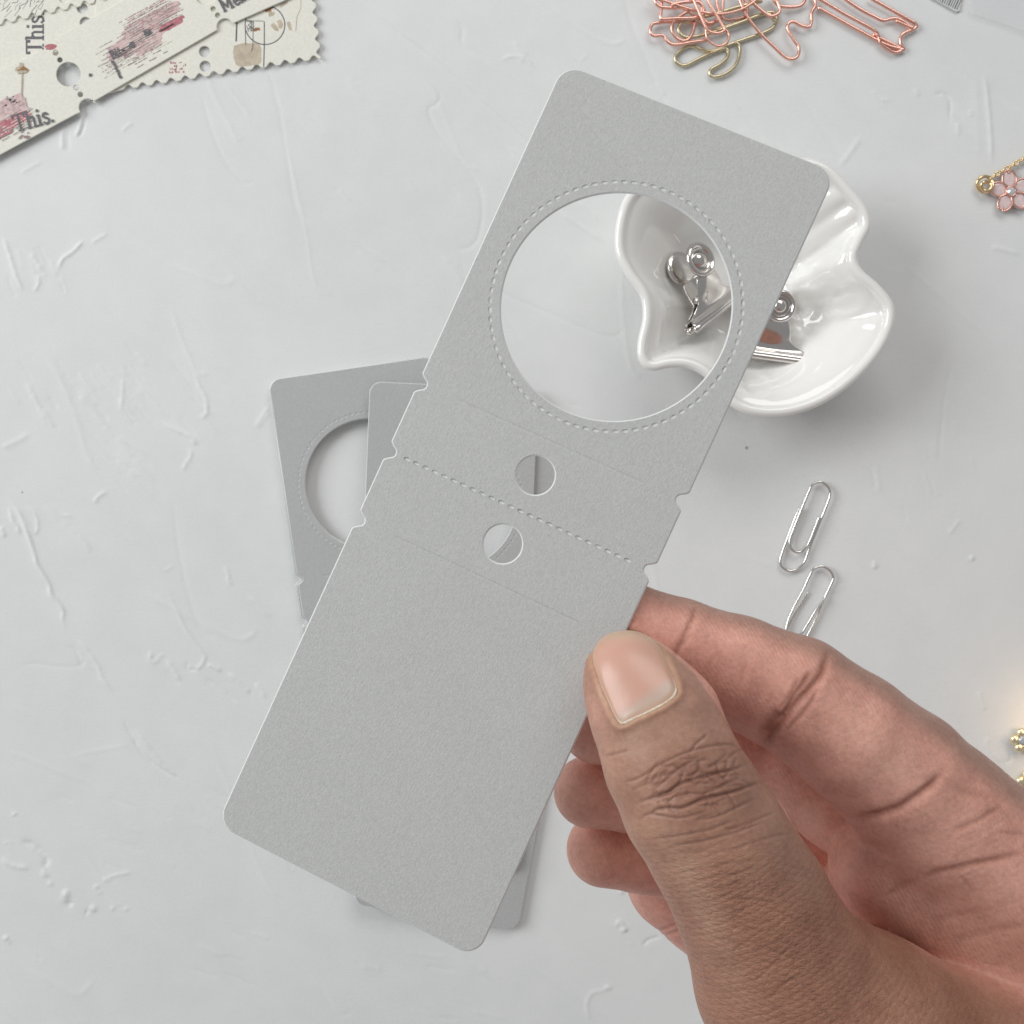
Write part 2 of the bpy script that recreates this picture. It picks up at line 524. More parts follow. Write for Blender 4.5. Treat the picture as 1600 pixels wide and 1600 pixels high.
BLOBS = [(69, 1365, .03, .10), (79, 1381, .02, .08), (105, 1397, .028, .12), (100, 1403, .02, .14), (146, 1421, .03, .11), (150, 1388, .02, .10),
         (166, 1374, .016, .10), (176, 1419, .015, .08), (195, 1421, .012, .08), (10, 1468, .03, .10), (22, 1272, .026, .06), (155, 1396, .014, .07),
         (968, 1392, .02, .09), (975, 1452, .018, .09), (985, 1475, .01, .06), (1368, 884, .014, .07), (1520, 872, .012, .07), (12, 1320, .012, .1),
         (236, 1024, .012, .09), (250, 1026, .012, .07), (816, 92, .010, .12), (1385, 160, .01, .1), (60, 1497, -.01, .05)]


def build_table():
    core = np.linspace(-16.2, 16.2, 760)
    ext = np.array([17, 18.5, 21, 25, 32, 45, 70])
    xs = np.concatenate([-ext[::-1], core, ext])
    n = len(xs)
    H = np.zeros((n, n), np.float32)
    X, Y = np.meshgrid(xs, xs)            # row = y

    def add(pts, amp, w, taper=True):
        q = catmull([P(*p)[:2] for p in pts], 6) if len(pts) > 2 else np.array([P(*p)[:2] for p in pts])
        lo, hi = q.min(0) - 4 * w, q.max(0) + 4 * w
        ix = np.searchsorted(xs, [lo[0], hi[0]])
        iy = np.searchsorted(xs, [lo[1], hi[1]])
        sub = (slice(max(iy[0], 0), iy[1]), slice(max(ix[0], 0), ix[1]))
        x, y = X[sub], Y[sub]
        if x.size == 0: return
        best = np.full(x.shape, 1e9)
        tt = np.zeros(x.shape)
        side = np.zeros(x.shape)
        L = len(q) - 1
        for i in range(L):
            a, b = q[i], q[i + 1]
            d = b - a
            l2 = d @ d + 1e-12
            t = np.clip(((x - a[0]) * d[0] + (y - a[1]) * d[1]) / l2, 0, 1)
            ex, ey = x - a[0] - t * d[0], y - a[1] - t * d[1]
            dd = ex * ex + ey * ey
            m = dd < best
            best[m] = dd[m]
            tt[m] = (i + t[m]) / L
            side[m] = np.sign(d[0] * ey - d[1] * ex)[m]
        dist = np.sqrt(best)
        env = np.minimum(1, np.minimum(tt, 1 - tt) / 0.22) if taper else 1
        jit = 1 + 0.16 * np.sin(tt * 37 + pts[0][0]) * np.sin(tt * 11 + 1)
        prof = np.exp(-(dist / w) ** 2) + 0.18 * np.exp(-(dist / (3.2 * w)) ** 2)
        H[sub] += (1.55 * amp * prof * smooth01(env) * jit).astype(np.float32)
    for pts, amp, w, k in STROKES: add(pts, amp, w)
    # fine hatch of bristle marks left by the brush
    r = random.Random(3)
    for (cx, cy, ang, ln, cnt, sp) in ((150, 600, 50, 90, 26, 75), (60, 430, 68, 60, 12, 45), (260, 620, 50, 100, 18, 70), (240, 730, 45, 90, 10, 70), (80, 620, 55, 80, 8, 60),
                                       (330, 1480, 20, 80, 6, 90), (640, 330, 50, 90, 6, 120), (430, 190, 48, 120, 8, 70), (700, 1540, 12, 100, 6, 80), (1180, 190, 40, 70, 7, 80),
                                       (1400, 760, 75, 80, 5, 70), (500, 80, 45, 80, 6, 60), (1480, 700, 80, 60, 5, 60), (120, 1300, 20, 90, 7, 90), (300, 1300, 35, 80, 6, 80), (1020, 180, 40, 70, 6, 60)):
        for _ in range(cnt):
            x0, y0 = cx + r.uniform(-sp, sp), cy + r.uniform(-sp, sp) * .7
            a = math.radians(ang + r.uniform(-6, 6))
            l = ln * r.uniform(.3, .8)
            add([(x0 - l / 2 * math.cos(a), y0 - l / 2 * math.sin(a)), (x0 + r.uniform(-2, 2), y0 + r.uniform(-2, 2)), (x0 + l / 2 * math.cos(a), y0 + l / 2 * math.sin(a))],
                r.choice([-1, 1]) * r.uniform(.0025, .0062), r.uniform(.035, .06))
    # overlapping trowel passes: wide flat strokes whose borders stand a hair proud
    for k in range(58):
        cx, cy = r.uniform(-40, 1640), r.uniform(-40, 1640)
        a = math.radians(r.gauss(48, 22))
        L, W = r.uniform(110, 330), r.uniform(16, 60)
        bend = r.uniform(-14, 14)
        pa = [(cx + u * L * math.cos(a) - (v * W + bend * (1 - u * u * 4)) * math.sin(a), cy + u * L * math.sin(a) + (v * W + bend * (1 - u * u * 4)) * math.cos(a))
              for u, v in ((-.5, .5), (-.2, .5), (.15, .5), (.42, .46), (.5, .2), (.5, -.1))]
        add([(x + r.uniform(-3, 3), y + r.uniform(-3, 3)) for x, y in pa], r.uniform(.0030, .0075) * r.choice([1, 1, -1]), r.uniform(.045, .09))
    for (px, py, a, w) in BLOBS:
        cx, cy, _ = P(px, py)
        for k in range(4):
            ox, oy = r.uniform(-.8, .8) * w, r.uniform(-.8, .8) * w
            H += (a * .55 * np.exp(-(((X - cx - ox) / (w * .7)) ** 2 + ((Y - cy - oy) / (w * .55)) ** 2))).astype(np.float32)
    # long soft undulation of the trowelled coat
    for k in range(26):
        a = r.uniform(0, math.pi)
        f = r.uniform(.25, 1.5)
        H += (0.0055 / f * 0.5 * np.sin(f * (X * math.cos(a) + Y * math.sin(a)) + r.uniform(0, 6.28))).astype(np.float32)
    H *= ((np.abs(X) < 17) & (np.abs(Y) < 17))
    V = np.stack([X, Y, H - 0.03], -1).reshape(-1, 3)
    i = np.arange(n - 1)
    I, J = np.meshgrid(i, i)
    a = (J * n + I).ravel()
    Q = np.stack([a, a + 1, a + n + 1, a + n], 1)
    me = mesh_np('tabletop', V, Q)
    o = link('tabletop', me, M['table'])
    tag(o, 'white painted plaster tabletop with fine trowel ridges and brush marks', None, None, 'structure')
    return o


build_table()


# ------------------------------------------------------------------ card shapes
def notch_outline(w, l, r, notches, depth=.15, half=.13):
    """closed outline of a card with rounded corners and small flared notches on both long sides"""
    pts = []
    X, Y = w / 2, l / 2

    def corner(cx, cy, a0):
        for k in range(9):
            a = math.radians(a0 + 90 * k / 8)
            pts.append((cx + r * math.cos(a), cy + r * math.sin(a)))
    corner(X - r, Y - r, 0)
    corner(-X + r, Y - r, 90)
    prof = [(0.175, 0.0), (0.150, 0.012), (0.118, 0.045), (0.085, 0.095), (0.060, 0.135), (0.025, 0.155), (-0.025, 0.155), (-0.060, 0.135), (-0.085, 0.095), (-0.118, 0.045), (-0.150, 0.012), (-0.175, 0.0)]
    for yn in notches:
        for dy, dx in prof: pts.append((-X + dx, yn + dy))
    corner(-X + r, -Y + r, 180)
    corner(X - r, -Y + r, 270)
    for yn in reversed(notches):
        for dy, dx in prof: pts.append((X - dx, yn - dy))
    return pts


def circle_pts(cx, cy, r, n=96):
    return [(cx + r * math.cos(2 * math.pi * k / n), cy + r * math.sin(2 * math.pi * k / n)) for k in range(n)]


def card_mesh(name, loops, thick, bev, res=0):
    cu = bpy.data.curves.new(name, 'CURVE')
    cu.dimensions = '2D'
    cu.fill_mode = 'BOTH'
    cu.extrude = max(thick / 2 - bev, 0.0005)
    cu.bevel_depth = bev
    cu.bevel_resolution = res
    cu.offset = -bev
    for lp in loops:
        s = cu.splines.new('POLY')
        s.points.add(len(lp) - 1)
        for i, p in enumerate(lp): s.points[i].co = (p[0], p[1], 0, 1)
        s.use_cyclic_u = True
    tmp = bpy.data.objects.new('tmp_curve', cu)
    SC.objects.link(tmp)
    dg = bpy.context.evaluated_depsgraph_get()
    me = bpy.data.meshes.new_from_object(tmp.evaluated_get(dg))
    me.name = name
    bpy.data.objects.remove(tmp)
    me.polygons.foreach_set('use_smooth', [False] * len(me.polygons))
    return me


tag_loops = [notch_outline(TAG_W, TAG_L, 0.34, [1.14, -0.105, -1.36]),
             circle_pts(*CIRC, 160), circle_pts(0.02, 0.535, .32, 64), circle_pts(0.0, -0.715, .32, 64)]
held_me = card_mesh('gift_tag', tag_loops, 0.056, 0.024)
low_me = card_mesh('gift_tag', tag_loops, 0.042, 0.018)

Rt = np.array([[0.90040552, 0.41597816, -0.12740513], [-0.41269783, 0.90935866, 0.05241497], [0.13766044, 0.0053851, 0.99046484]])
Tt = np.array([0.14506225, 0.12580938, -20.2280161])
held = link('gift_tag', held_me, M['held'])
held.matrix_world = Matrix.Translation((Tt[0], Tt[1], Tt[2] + CAMH)) @ Matrix(Rt.tolist()).to_4x4()
tag(held, 'grey pearl card tag with round window held up by the thumb and fingers', 'gift tag')
nT = Rt[:, 2]


def tag_z(px, py):
    d = np.array([(px - 800) / FPX, (800 - py) / FPX, -1.0])
    return CAMH + (d * (nT @ Tt) / (nT @ d))[2]


# piles of the same tags on the tabletop. placed by their upper left corner seen in the photograph
def place_tag(px, py, rot, z, tiltx=0.0, src=None):
    o = bpy.data.objects.new('gift_tag', low_me)
    SC.objects.link(o)
    c = Vector(P(px, py, z))
    R_ = Matrix.Rotation(math.radians(rot), 4, 'Z') @ Matrix.Rotation(tiltx, 4, 'Y')
    o.matrix_world = Matrix.Translation(c) @ R_ @ Matrix.Translation((TAG_W / 2, -TAG_L / 2, 0))
    return o


low_me.materials.append(M['card'])
NA = 8
for k in range(NA):
    jx, jy, jr = (0, 0, 0) if k == NA - 1 else (rnd.uniform(-2.2, 1.6), rnd.uniform(-1.2, 1.8), rnd.uniform(-.45, .35))
    o = place_tag(419.5 + jx, 594 + jy, 8.3 + jr, 0.012 + 0.041 * k)
    if k == NA - 1:
        tag(o, 'topmost grey tag of the left pile lying on the tabletop', 'gift tag', 'grey tags lying on the tabletop')
    else:
        tag(o, 'grey tag inside the left pile on the tabletop, under the topmost one', 'gift tag', 'grey tags lying on the tabletop')
tl = math.asin(0.33 / TAG_W)
for k in range(5):
    jx, jy, jr = (0, 0, 0) if k == 4 else (rnd.uniform(-1.2, 1.2), rnd.uniform(-1.2, 1.2), rnd.uniform(-.3, .3))
    o = place_tag(689 + jx, 667 + jy, -10.5 + jr, 0.36 + 0.041 * k, tl)
    if k == 4:
        tag(o, 'topmost grey tag of the right pile, its lower right corner showing on the tabletop', 'gift tag', 'grey tags lying on the tabletop')
    else:
        tag(o, 'grey tag inside the right pile on the tabletop, under the topmost one', 'gift tag', 'grey tags lying on the tabletop')
o = place_tag(578, 596, -2.4, 0.60, tl * .5)
tag(o, 'single grey tag laid across both piles with a shadow along its upper edge', 'gift tag', 'grey tags lying on the tabletop')

# ------------------------------------------------------------------ porcelain dish
DISH = [(978, 303), (962, 350), (962, 395), (978, 430), (1000, 462), (1004, 495), (997, 530), (996, 555), (1005, 573), (1022, 579), (1050, 574),
        (1078, 576), (1105, 592), (1128, 622), (1158, 643), (1195, 651), (1240, 648), (1290, 630), (1338, 596), (1377, 553), (1398, 510), (1399, 475),
        (1378, 445), (1352, 422), (1342, 402), (1350, 380), (1363, 352), (1357, 322), (1334, 292), (1305, 262), (1275, 247), (1238, 243),
        (1190, 240), (1135, 240), (1070, 250), (1015, 272)]


def build_dish():
    zr = 2.15
    out = catmull([P(x, y, zr)[:2] for x, y in DISH], 8, True)
    n = len(out)
    cen = np.array(P(1180, 458, zr)[:2])
    # inward offset direction
    T = np.roll(out, -1, 0) - np.roll(out, 1, 0)
    T /= np.linalg.norm(T, axis=1)[:, None]
    N = np.stack([-T[:, 1], T[:, 0]], 1)
    if ((cen - out) * N).sum() < 0: N = -N
    rad = out - cen
    ang = np.arctan2(rad[:, 1], rad[:, 0])
    rings = []
    # outer wall: foot to rim
    for s, z in ((0.0, .0), (.50, 0.0), (.56, .03), (.62, .12), (.72, .35), (.83, .75), (.92, 1.25), (.975, 1.72)):
        rings.append(np.c_[cen + rad * s, np.full(n, z)])
    for a in range(0, 181, 22):       # rolled rim
        aa = math.radians(a)
        off = 0.15 * (1 - math.cos(aa))
        rings.append(np.c_[out + N * off, np.full(n, zr - .15 + .15 * math.sin(aa))])
    inner = out + N * .30
    # inner wall
    ir = inner - cen
    k = 0
    prof = []
    for s in np.linspace(.985, 0.0, 44):
        u = min(1, (1 - s) / .62)
        z = .28 + (zr - .15 - .28) * (1 - smooth01(np.array(u)) ** 0.85 if u < 1 else 0)
        prof.append((s, float(z)))
    px = lambda q: np.stack([(q[:, 0] / ((CAMH - 1.3) / FPX)) + 800, 800 - q[:, 1] / ((CAMH - 1.3) / FPX)], 1)
    veins = [((1250, 368), (1330, 318), .10, 9), ((1262, 402), (1345, 345), .10, 9), ((1240, 335), (1300, 292), .07, 8), ((1285, 440), (1350, 478), .04, 14), ((1300, 505), (1375, 492), .07, 9),
             ((1255, 455), (1272, 520), .06, 8), ((1310, 560), (1340, 520), .04, 12)]
    bumps = [(1262, 470, .10, 22), (1255, 540, .07, 20), (1180, 600, .06, 24), (1322, 470, .07, 22), (1236, 430, .08, 18), (1290, 400, .05, 22)]
    for s, z in prof:
        q = cen + ir * s
        p2 = px(q)
        zz = np.full(n, z)
        for (a, b, d, w) in veins:
            a, b = np.array(a, float), np.array(b, float)
            dd = b - a
            t = np.clip(((p2 - a) @ dd) / (dd @ dd), 0, 1)
            ds = np.linalg.norm(p2 - a - t[:, None] * dd, axis=1)
            zz -= d * np.exp(-(ds / w) ** 2)
        for (bx, by, d, w) in bumps:
            ds = np.abs(np.hypot(p2[:, 0] - bx, p2[:, 1] - by) - w)
            zz += d * .5 * np.exp(-(ds / 6.) ** 2)
        rings.append(np.c_[q, zz])
    V = np.concatenate(rings)
    R_ = len(rings)
    Q = []
    for i in range(R_ - 1):
        for j in range(n):
            j2 = (j + 1) % n
            Q.append((i * n + j, i * n + j2, (i + 1) * n + j2, (i + 1) * n + j))
    me = mesh_np('porcelain_dish', V, np.array(Q))
    bm = bmesh.new(); bm.from_mesh(me)
    bmesh.ops.remove_doubles(bm, verts=bm.verts, dist=1e-4)
    bmesh.ops.recalc_face_normals(bm, faces=bm.faces)
    bm.to_mesh(me); bm.free()
    o = link('porcelain_dish', me, M['porcelain'])
    m = o.modifiers.new('smooth', 'SUBSURF'); m.levels = 1; m.render_levels = 1
    tag(o, 'white glazed leaf shaped porcelain dish with wavy rim holding two metal clips', 'dish')


build_dish()


# ------------------------------------------------------------------ bulldog clips
def clip_parts(root):
    """local frame: x jaw width, y from jaw (-) to handle (+), z thickness."""
    mat = M['silver']
    for s in (1, -1):
        prof = [(-.62, .10), (-.60, .155), (-.54, .19), (-.47, .18), (-.42, .13), (-.36, .09), (-.28, .085), (-.15, .13), (0, .20), (.15, .25), (.30, .285), (.42, .30)]
        wid = [1.02, 1.04, 1.05, 1.05, 1.04, .98, .80, .50, .46, .42, .36, .30]
        V, Fc = [], []
        NX = 12
        for (y, z), w in zip(prof, wid):
            for i in range(NX + 1):
                x = (i / NX - .5) * 2 * w
                V.append((x, y, s * (z - .05 * (x / max(w, .01)) ** 2 * (1 if y > -.3 else 0))))
        m = NX + 1
        for r in range(len(prof) - 1):
            for i in range(NX):
                a = r * m + i
                Fc.append((a, a + 1, a + m + 1, a + m))
        o = link('jaw_plate', mesh('jaw_plate', V, Fc), mat, root)
        sd = o.modifiers.new('thickness', 'SOLIDIFY'); sd.thickness = .035; sd.offset = 0
        ss = o.modifiers.new('smooth', 'SUBSURF'); ss.levels = 1; ss.render_levels = 2
        # round finger handle with a raised rim and a dished centre
        lathe = [(0, .16), (.10, .145), (.17, .10), (.215, .02), (.25, -.01), (.29, .05), (.34, .12), (.385, .115), (.42, .07), (.425, .02), (.40, -.01), (.30, -.03), (.0, -.03)]
        V, Fc = [], []
        n = 40
        for r_, z in lathe:
            for k in range(n):
                a = 2 * math.pi * k / n
                V.append((r_ * math.cos(a), .74 + r_ * math.sin(a), s * (.32 + z)))
        for r in range(len(lathe) - 1):
            for k in range(n):
                k2 = (k + 1) % n
                Fc.append((r * n + k, r * n + k2, (r + 1) * n + k2, (r + 1) * n + k))
        me = mesh('handle', V, Fc)
        link('handle', me, mat, root)
        # rolled lip along the jaw
        path = [(x, -.575, s * .135) for x in np.linspace(-1.03, 1.03, 12)]
        link('jaw_lip', tube_mesh('jaw_lip', path, .085, 14), mat, root)
    path = [(x, -.08, 0) for x in np.linspace(-.42, .42, 20)]
    link('spring', tube_mesh('spring', path, .12, 16), mat, root)


def place_clip(px, py, z, rotz, rotx, roty, label, scale=1.0):
    r = empty('bulldog_clip', P(px, py, z))
    clip_parts(r)
    r.rotation_euler = (rotx, roty, rotz)
    r.scale = (scale,) * 3
    tag(r, label, 'clip', 'metal clips in the dish')
    return r


place_clip(1103, 455, 1.0, math.radians(38), math.radians(12), math.radians(30), 'silver bulldog clip seen through the round window of the held tag', 1.18)
place_clip(1206, 524, .92, math.radians(-7), math.radians(6), math.radians(4), 'silver bulldog clip in the dish beside the right edge of the held tag', 1.10)


# ------------------------------------------------------------------ wire clips
def wire(name, pts, r, mat, label, cat, group, parent=None, n=12, sides=14):
    path = catmull([P(x, y, z) for x, y, z in pts], n)
    o = link(name, tube_mesh(name, path, r, sides), mat, parent)
    if parent is None: tag(o, label, cat, group)
    return o


def arc2(cx, cy, r, a0, a1, z, n=7):
    return [(cx + r * math.cos(math.radians(a0 + (a1 - a0) * k / (n - 1))), cy + r * math.sin(math.radians(a0 + (a1 - a0) * k / (n - 1))), z) for k in range(n)]


def poly_z(pts, z0=.06, z1=None, mid=None):
    z1 = z0 if z1 is None else z1
    n = len(pts)
    return [(x, y, z0 + (z1 - z0) * i / (n - 1)) for i, (x, y) in enumerate(pts)]


wire('paper_clip', poly_z([(1250, 794), (1243, 808), (1232, 837), (1223, 862), (1219, 876), (1222, 886), (1233, 892), (1246, 889), (1257, 878), (1265, 856), (1278, 823),
                           (1292, 789), (1297, 772), (1293, 760), (1282, 753), (1270, 757), (1264, 768), (1254, 792), (1240, 827), (1234, 845), (1237, 858), (1247, 863), (1257, 858), (1264, 848), (1273, 826), (1280, 808)], .045, .16),
     .042, M['steel'], 'upper silver paper clip lying on the tabletop between the dish and the hand', 'paper clip', 'silver paper clips on the tabletop')
wire('paper_clip', poly_z([(1262, 926), (1250, 945), (1238, 966), (1226, 990), (1220, 1008), (1222, 1020), (1233, 1026), (1246, 1020), (1256, 1004), (1272, 973), (1287, 938), (1299, 912), (1302, 902),
                           (1296, 891), (1284, 885), (1272, 889), (1265, 900), (1255, 922), (1240, 950), (1231, 972), (1229, 988), (1238, 996), (1250, 992), (1262, 975), (1274, 955), (1289, 934)], .045, .17),
     .042, M['steel'], 'lower silver paper clip lying on the tabletop, partly covered by the index finger', 'paper clip', 'silver paper clips on the tabletop')

G2 = 'shaped wire clips heaped at the top edge'
wire('shaped_clip', poly_z([(1106, 50), (1150, 36), (1190, 22), (1208, 20), (1214, 28), (1210, 40), (1196, 50), (1150, 66), (1110, 80), (1079, 72), (1060, 82), (1055, 92), (1060, 100), (1072, 102),
                            (1100, 88), (1128, 77), (1137, 79), (1136, 90), (1124, 101), (1112, 108), (1109, 114), (1114, 120), (1130, 117), (1146, 106), (1154, 92), (1156, 74), (1150, 66)], .05, .10),
     .052, M['gold'], 'pale gold shaped wire clip below the rose gold heap', 'wire clip', G2)
wire('shaped_clip', poly_z([(1212, 34), (1196, 22), (1150, 38), (1110, 52), (1080, 58), (1066, 56), (1060, 46), (1066, 36), (1084, 30), (1110, 24), (1150, 12), (1190, 2)], .16, .18),
     .052, M['gold'], 'pale gold wire clip lying under the left side of the rose gold heap', 'wire clip', G2)
wire('shaped_clip', poly_z([(1150, -30), (1156, 0), (1168, 26), (1188, 52), (1212, 76), (1228, 90), (1240, 92), (1247, 86), (1248, 74), (1240, 62), (1231, 46), (1232, 37), (1240, 34), (1252, 40), (1264, 42), (1268, 34), (1268, 20), (1274, 8), (1272, -4), (1262, -20)], .22, .10),
     .049, M['rose'], 'rose gold wire clip with a wavy zigzag end right of the heap', 'wire clip', G2)
wire('shaped_clip', poly_z([(1278, 12), (1330, 41), (1380, 68), (1408, 77), (1412, 76), (1407, 68), (1410, 54), (1430, 44), (1431, 38), (1424, 33), (1390, 14), (1358, -4)], .07, .12)
     , .049, M['rose'], 'rose gold wire clip with a forked tail at the right of the heap, outer loop', 'wire clip', G2)
wire('shaped_clip', poly_z([(1280, -2), (1320, 22), (1364, 46), (1372, 56), (1376, 68), (1386, 76), (1398, 82), (1406, 76), (1364, 54)], .17, .07)
     , .049, M['rose'], 'rose gold wire with a curled tip tucked beneath the forked clip', 'wire clip', G2)
wire('shaped_clip', poly_z([(1300, -16), (1340, 12), (1366, 26), (1380, 32), (1396, 29), (1408, 32), (1426, 44), (1400, 33)], .10, .14)
     , .049, M['rose'], 'rose gold wire bent to a point inside the forked clip', 'wire clip', G2)
wire('shaped_clip', poly_z([(1020, -14), (1030, 10), (1070, 12), (1076, 16), (1062, 26), (1052, 36), (1050, 48), (1058, 60), (1070, 64), (1080, 56), (1086, 36)], .30, .20)
     , .049, M['rose'], 'rose gold wire clip with an open hook at the left edge of the heap', 'wire clip', G2)
wire('shaped_clip', poly_z([(1090, 36), (1060, 34), (1026, 36), (1018, 40), (1016, 50), (1022, 56), (1036, 56), (1044, 66), (1056, 70), (1082, 66), (1104, 63)], .14, .20)
     , .049, M['rose'], 'lowest rose gold wire clip with a stepped end at the left of the heap', 'wire clip', G2)
wire('shaped_clip', poly_z([(1076, -20), (1090, 14), (1104, 44), (1110, 50), (1122, 52), (1132, 47), (1128, 38), (1110, 8), (1100, -12)], .48, .42)
     , .045, M['rose'], 'bright rose gold wire clip with long straight legs on top of the heap', 'wire clip', G2)
wire('shaped_clip', poly_z([(1103, 42), (1104, 56), (1110, 66), (1122, 72), (1134, 68), (1139, 56), (1134, 46)], .40, .34)
     , .040, M['rose'], 'small round rose gold loop at the foot of the heap', 'wire clip', G2)
wire('shaped_clip', poly_z([(1032, -18), (1034, 6), (1032, 26), (1036, 30), (1056, 29), (1084, 28), (1100, 20), (1092, 4), (1066, 4), (1050, 8)], .24, .34)
     , .049, M['rose'], 'rose gold wire clip with a square bend in the middle of the heap', 'wire clip', G2)
wire('shaped_clip', poly_z([(1160, -16), (1176, 4), (1200, 24), (1211, 24), (1218, 18), (1216, 6), (1206, -12)], .30, .24)
     , .049, M['rose'], 'rose gold wire clip with a rounded tip above the pale gold clip', 'wire clip', G2)
wire('shaped_clip', poly_z([(1206, -6), (1216, 8), (1236, 11), (1252, 8), (1260, -4)], .12, .12)
     , .049, M['rose'], 'rose gold wire curve at the top edge right of the heap', 'wire clip', G2)
for i, (pp, lb) in enumerate([([(1120, -10), (1122, 12), (1132, 30), (1150, 30), (1166, 24), (1168, 10), (1158, -8)], 'rose gold wire clip with a drooping loop behind the straight legs'),
                         ([(1050, -14), (1062, 8), (1078, 20), (1096, 34), (1106, 40), (1120, 34)], 'thin rose gold wire crossing the heap under the long legs'),
                         ([(1088, -14), (1096, 10), (1100, 30), (1110, 36), (1126, 26), (1130, 4), (1128, -14)], 'rose gold wire clip with a tall narrow loop in the heap'),
                         ([(1010, -6), (1040, 2), (1084, 16), (1124, 22), (1160, 14), (1190, -6)], 'rose gold wire lying flat across the top of the heap')]):
    wire('shaped_clip', poly_z(pp, .14 + .07 * i, .10 + .07 * i), .040, M['rose'], lb, 'wire clip', G2)


# ------------------------------------------------------------------ printed cream tickets
def flat_pts(pts, z):
    return [P(x, y, z)[:2] for x, y in pts]


class Print:
    """flat ink shapes laid a hair above the card, one mesh per ink"""

    def __init__(self, parent, z):
        self.z, self.parent, self.d, self.k = z, parent, {}, 0

    def poly(self, ink, pts):
        V, Fc = self.d.setdefault(ink, ([], []))
        z = self.z + self.k * 0.00004
        self.k += 1
        b = len(V)
        V.extend([P(x, y, z) for x, y in pts])
        Fc.append(tuple(range(b, b + len(pts))))

    def line(self, ink, pts, w):
        for (a, b) in zip(pts[:-1], pts[1:]):
            dx, dy = b[0] - a[0], b[1] - a[1]
            L = math.hypot(dx, dy) + 1e-6
            nx, ny = -dy / L * w / 2, dx / L * w / 2
            ex, ey = dx / L * w * .25, dy / L * w * .25
            self.poly(ink, [(a[0] + nx - ex, a[1] + ny - ey), (b[0] + nx + ex, b[1] + ny + ey), (b[0] - nx + ex, b[1] - ny + ey), (a[0] - nx - ex, a[1] - ny - ey)])

    def build(self, name):
        for ink, (V, Fc) in self.d.items():
            me = mesh(name, V, Fc, False)
            bm = bmesh.new(); bm.from_mesh(me)
            bmesh.ops.recalc_face_normals(bm, faces=bm.faces)
            for f in bm.faces:
                if f.normal.z < 0: f.normal_flip()
            bm.to_mesh(me); bm.free()
            link(name, me, M[ink], self.parent)['kind'] = 'stuff'


# letter strokes on a unit em: list of (polyline, width)
LET = {
    'T': ([[(0.05, .98), (.72, .98)], [(.385, .98), (.385, .02)], [(.22, .02), (.55, .02)], [(.05, .98), (.05, .80)], [(.72, .98), (.72, .80)]], .80),
    'h': ([[(.12, 1.02), (.12, .02)], [(.02, 1.02), (.12, 1.02)], [(.0, .02), (.25, .02)], [(.12, .50), (.25, .64), (.40, .63), (.46, .5), (.46, .02)], [(.36, .02), (.60, .02)]], .64),
    'i': ([[(.14, .62), (.14, .02)], [(.03, .62), (.14, .62)], [(.02, .02), (.27, .02)], [(.14, .86), (.14, .94)]], .32),
    's': ([[(.38, .54), (.26, .64), (.12, .62), (.07, .50), (.16, .38), (.32, .30), (.40, .18), (.33, .04), (.16, .0), (.05, .12)]], .48),
    '.': ([[(.10, .02), (.10, .10)]], .22), ' ': ([], .3),
    'M': ([[(.1, 0), (.1, 1)], [(.1, 1), (.42, .2), (.75, 1)], [(.75, 1), (.75, 0)], [(0, 0), (.22, 0)], [(.62, 0), (.9, 0)], [(0, 1), (.12, 1)], [(.75, 1), (.88, 1)]], .98),
    'e': ([[(.06, .34), (.44, .34), (.42, .54), (.25, .64), (.09, .52), (.05, .30), (.14, .06), (.30, 0), (.44, .10)]], .52),
    'o': ([[(.25, .64), (.08, .5), (.06, .2), (.22, 0), (.40, .1), (.45, .4), (.38, .58), (.25, .64)]], .54),
    'm': ([[(.1, .62), (.1, 0)], [(.1, .5), (.22, .63), (.34, .6), (.36, 0)], [(.36, .5), (.5, .63), (.62, .58), (.64, 0)]], .78),
    'r': ([[(.1, .62), (.1, 0)], [(.1, .45), (.22, .62), (.36, .6)], [(0, 0), (.24, 0)]], .42),
    'y': ([[(.04, .62), (.24, .08)], [(.46, .62), (.2, -.2), (.04, -.24)]], .52),
    'B': ([[(.1, 0), (.1, 1)], [(.1, 1), (.42, .95), (.45, .7), (.1, .54)], [(.1, .54), (.5, .45), (.5, .1), (.1, 0)]], .62),
    't': ([[(.16, .9), (.16, .1), (.3, 0)], [(.02, .62), (.32, .62)]], .38),
    'a': ([[(.08, .55), (.3, .62), (.38, .5), (.38, 0)], [(.38, .35), (.1, .3), (.06, .08), (.22, 0), (.38, .12)]], .5),
    'n': ([[(.1, .62), (.1, 0)], [(.1, .46), (.26, .63), (.42, .55), (.43, 0)]], .54),
    'l': ([[(.1, 1.0), (.1, 0)]], .24), 'c': ([[(.42, .52), (.25, .64), (.08, .5), (.06, .2), (.2, 0), (.42, .1)]], .5),
    'W': ([[(.02, 1), (.25, 0), (.45, .8), (.65, 0), (.9, 1)]], .98),
}


def text(pr, ink, s, x, y, size, ang, w=None, italic=.0):
    """x, y: baseline start in photo pixels, ang: degrees counter-clockwise in the picture"""
    w = w or size * .13
    ca, sa = math.cos(math.radians(ang)), math.sin(math.radians(ang))
    cx = 0
    for ch in s:
        strokes, adv = LET[ch]
        for st in strokes:
            pts = []
            for (u, v) in st:
                lx, ly = (cx + u + v * italic) * size, v * size
                pts.append((x + lx * ca - ly * sa, y - (lx * sa + ly * ca)))
            vert = abs(st[0][0] - st[-1][0]) < .02 and len(st) == 2
            pr.line(ink, pts, w * (1.25 if vert else (.75 if len(st) == 2 else 1.0)))
        cx += adv


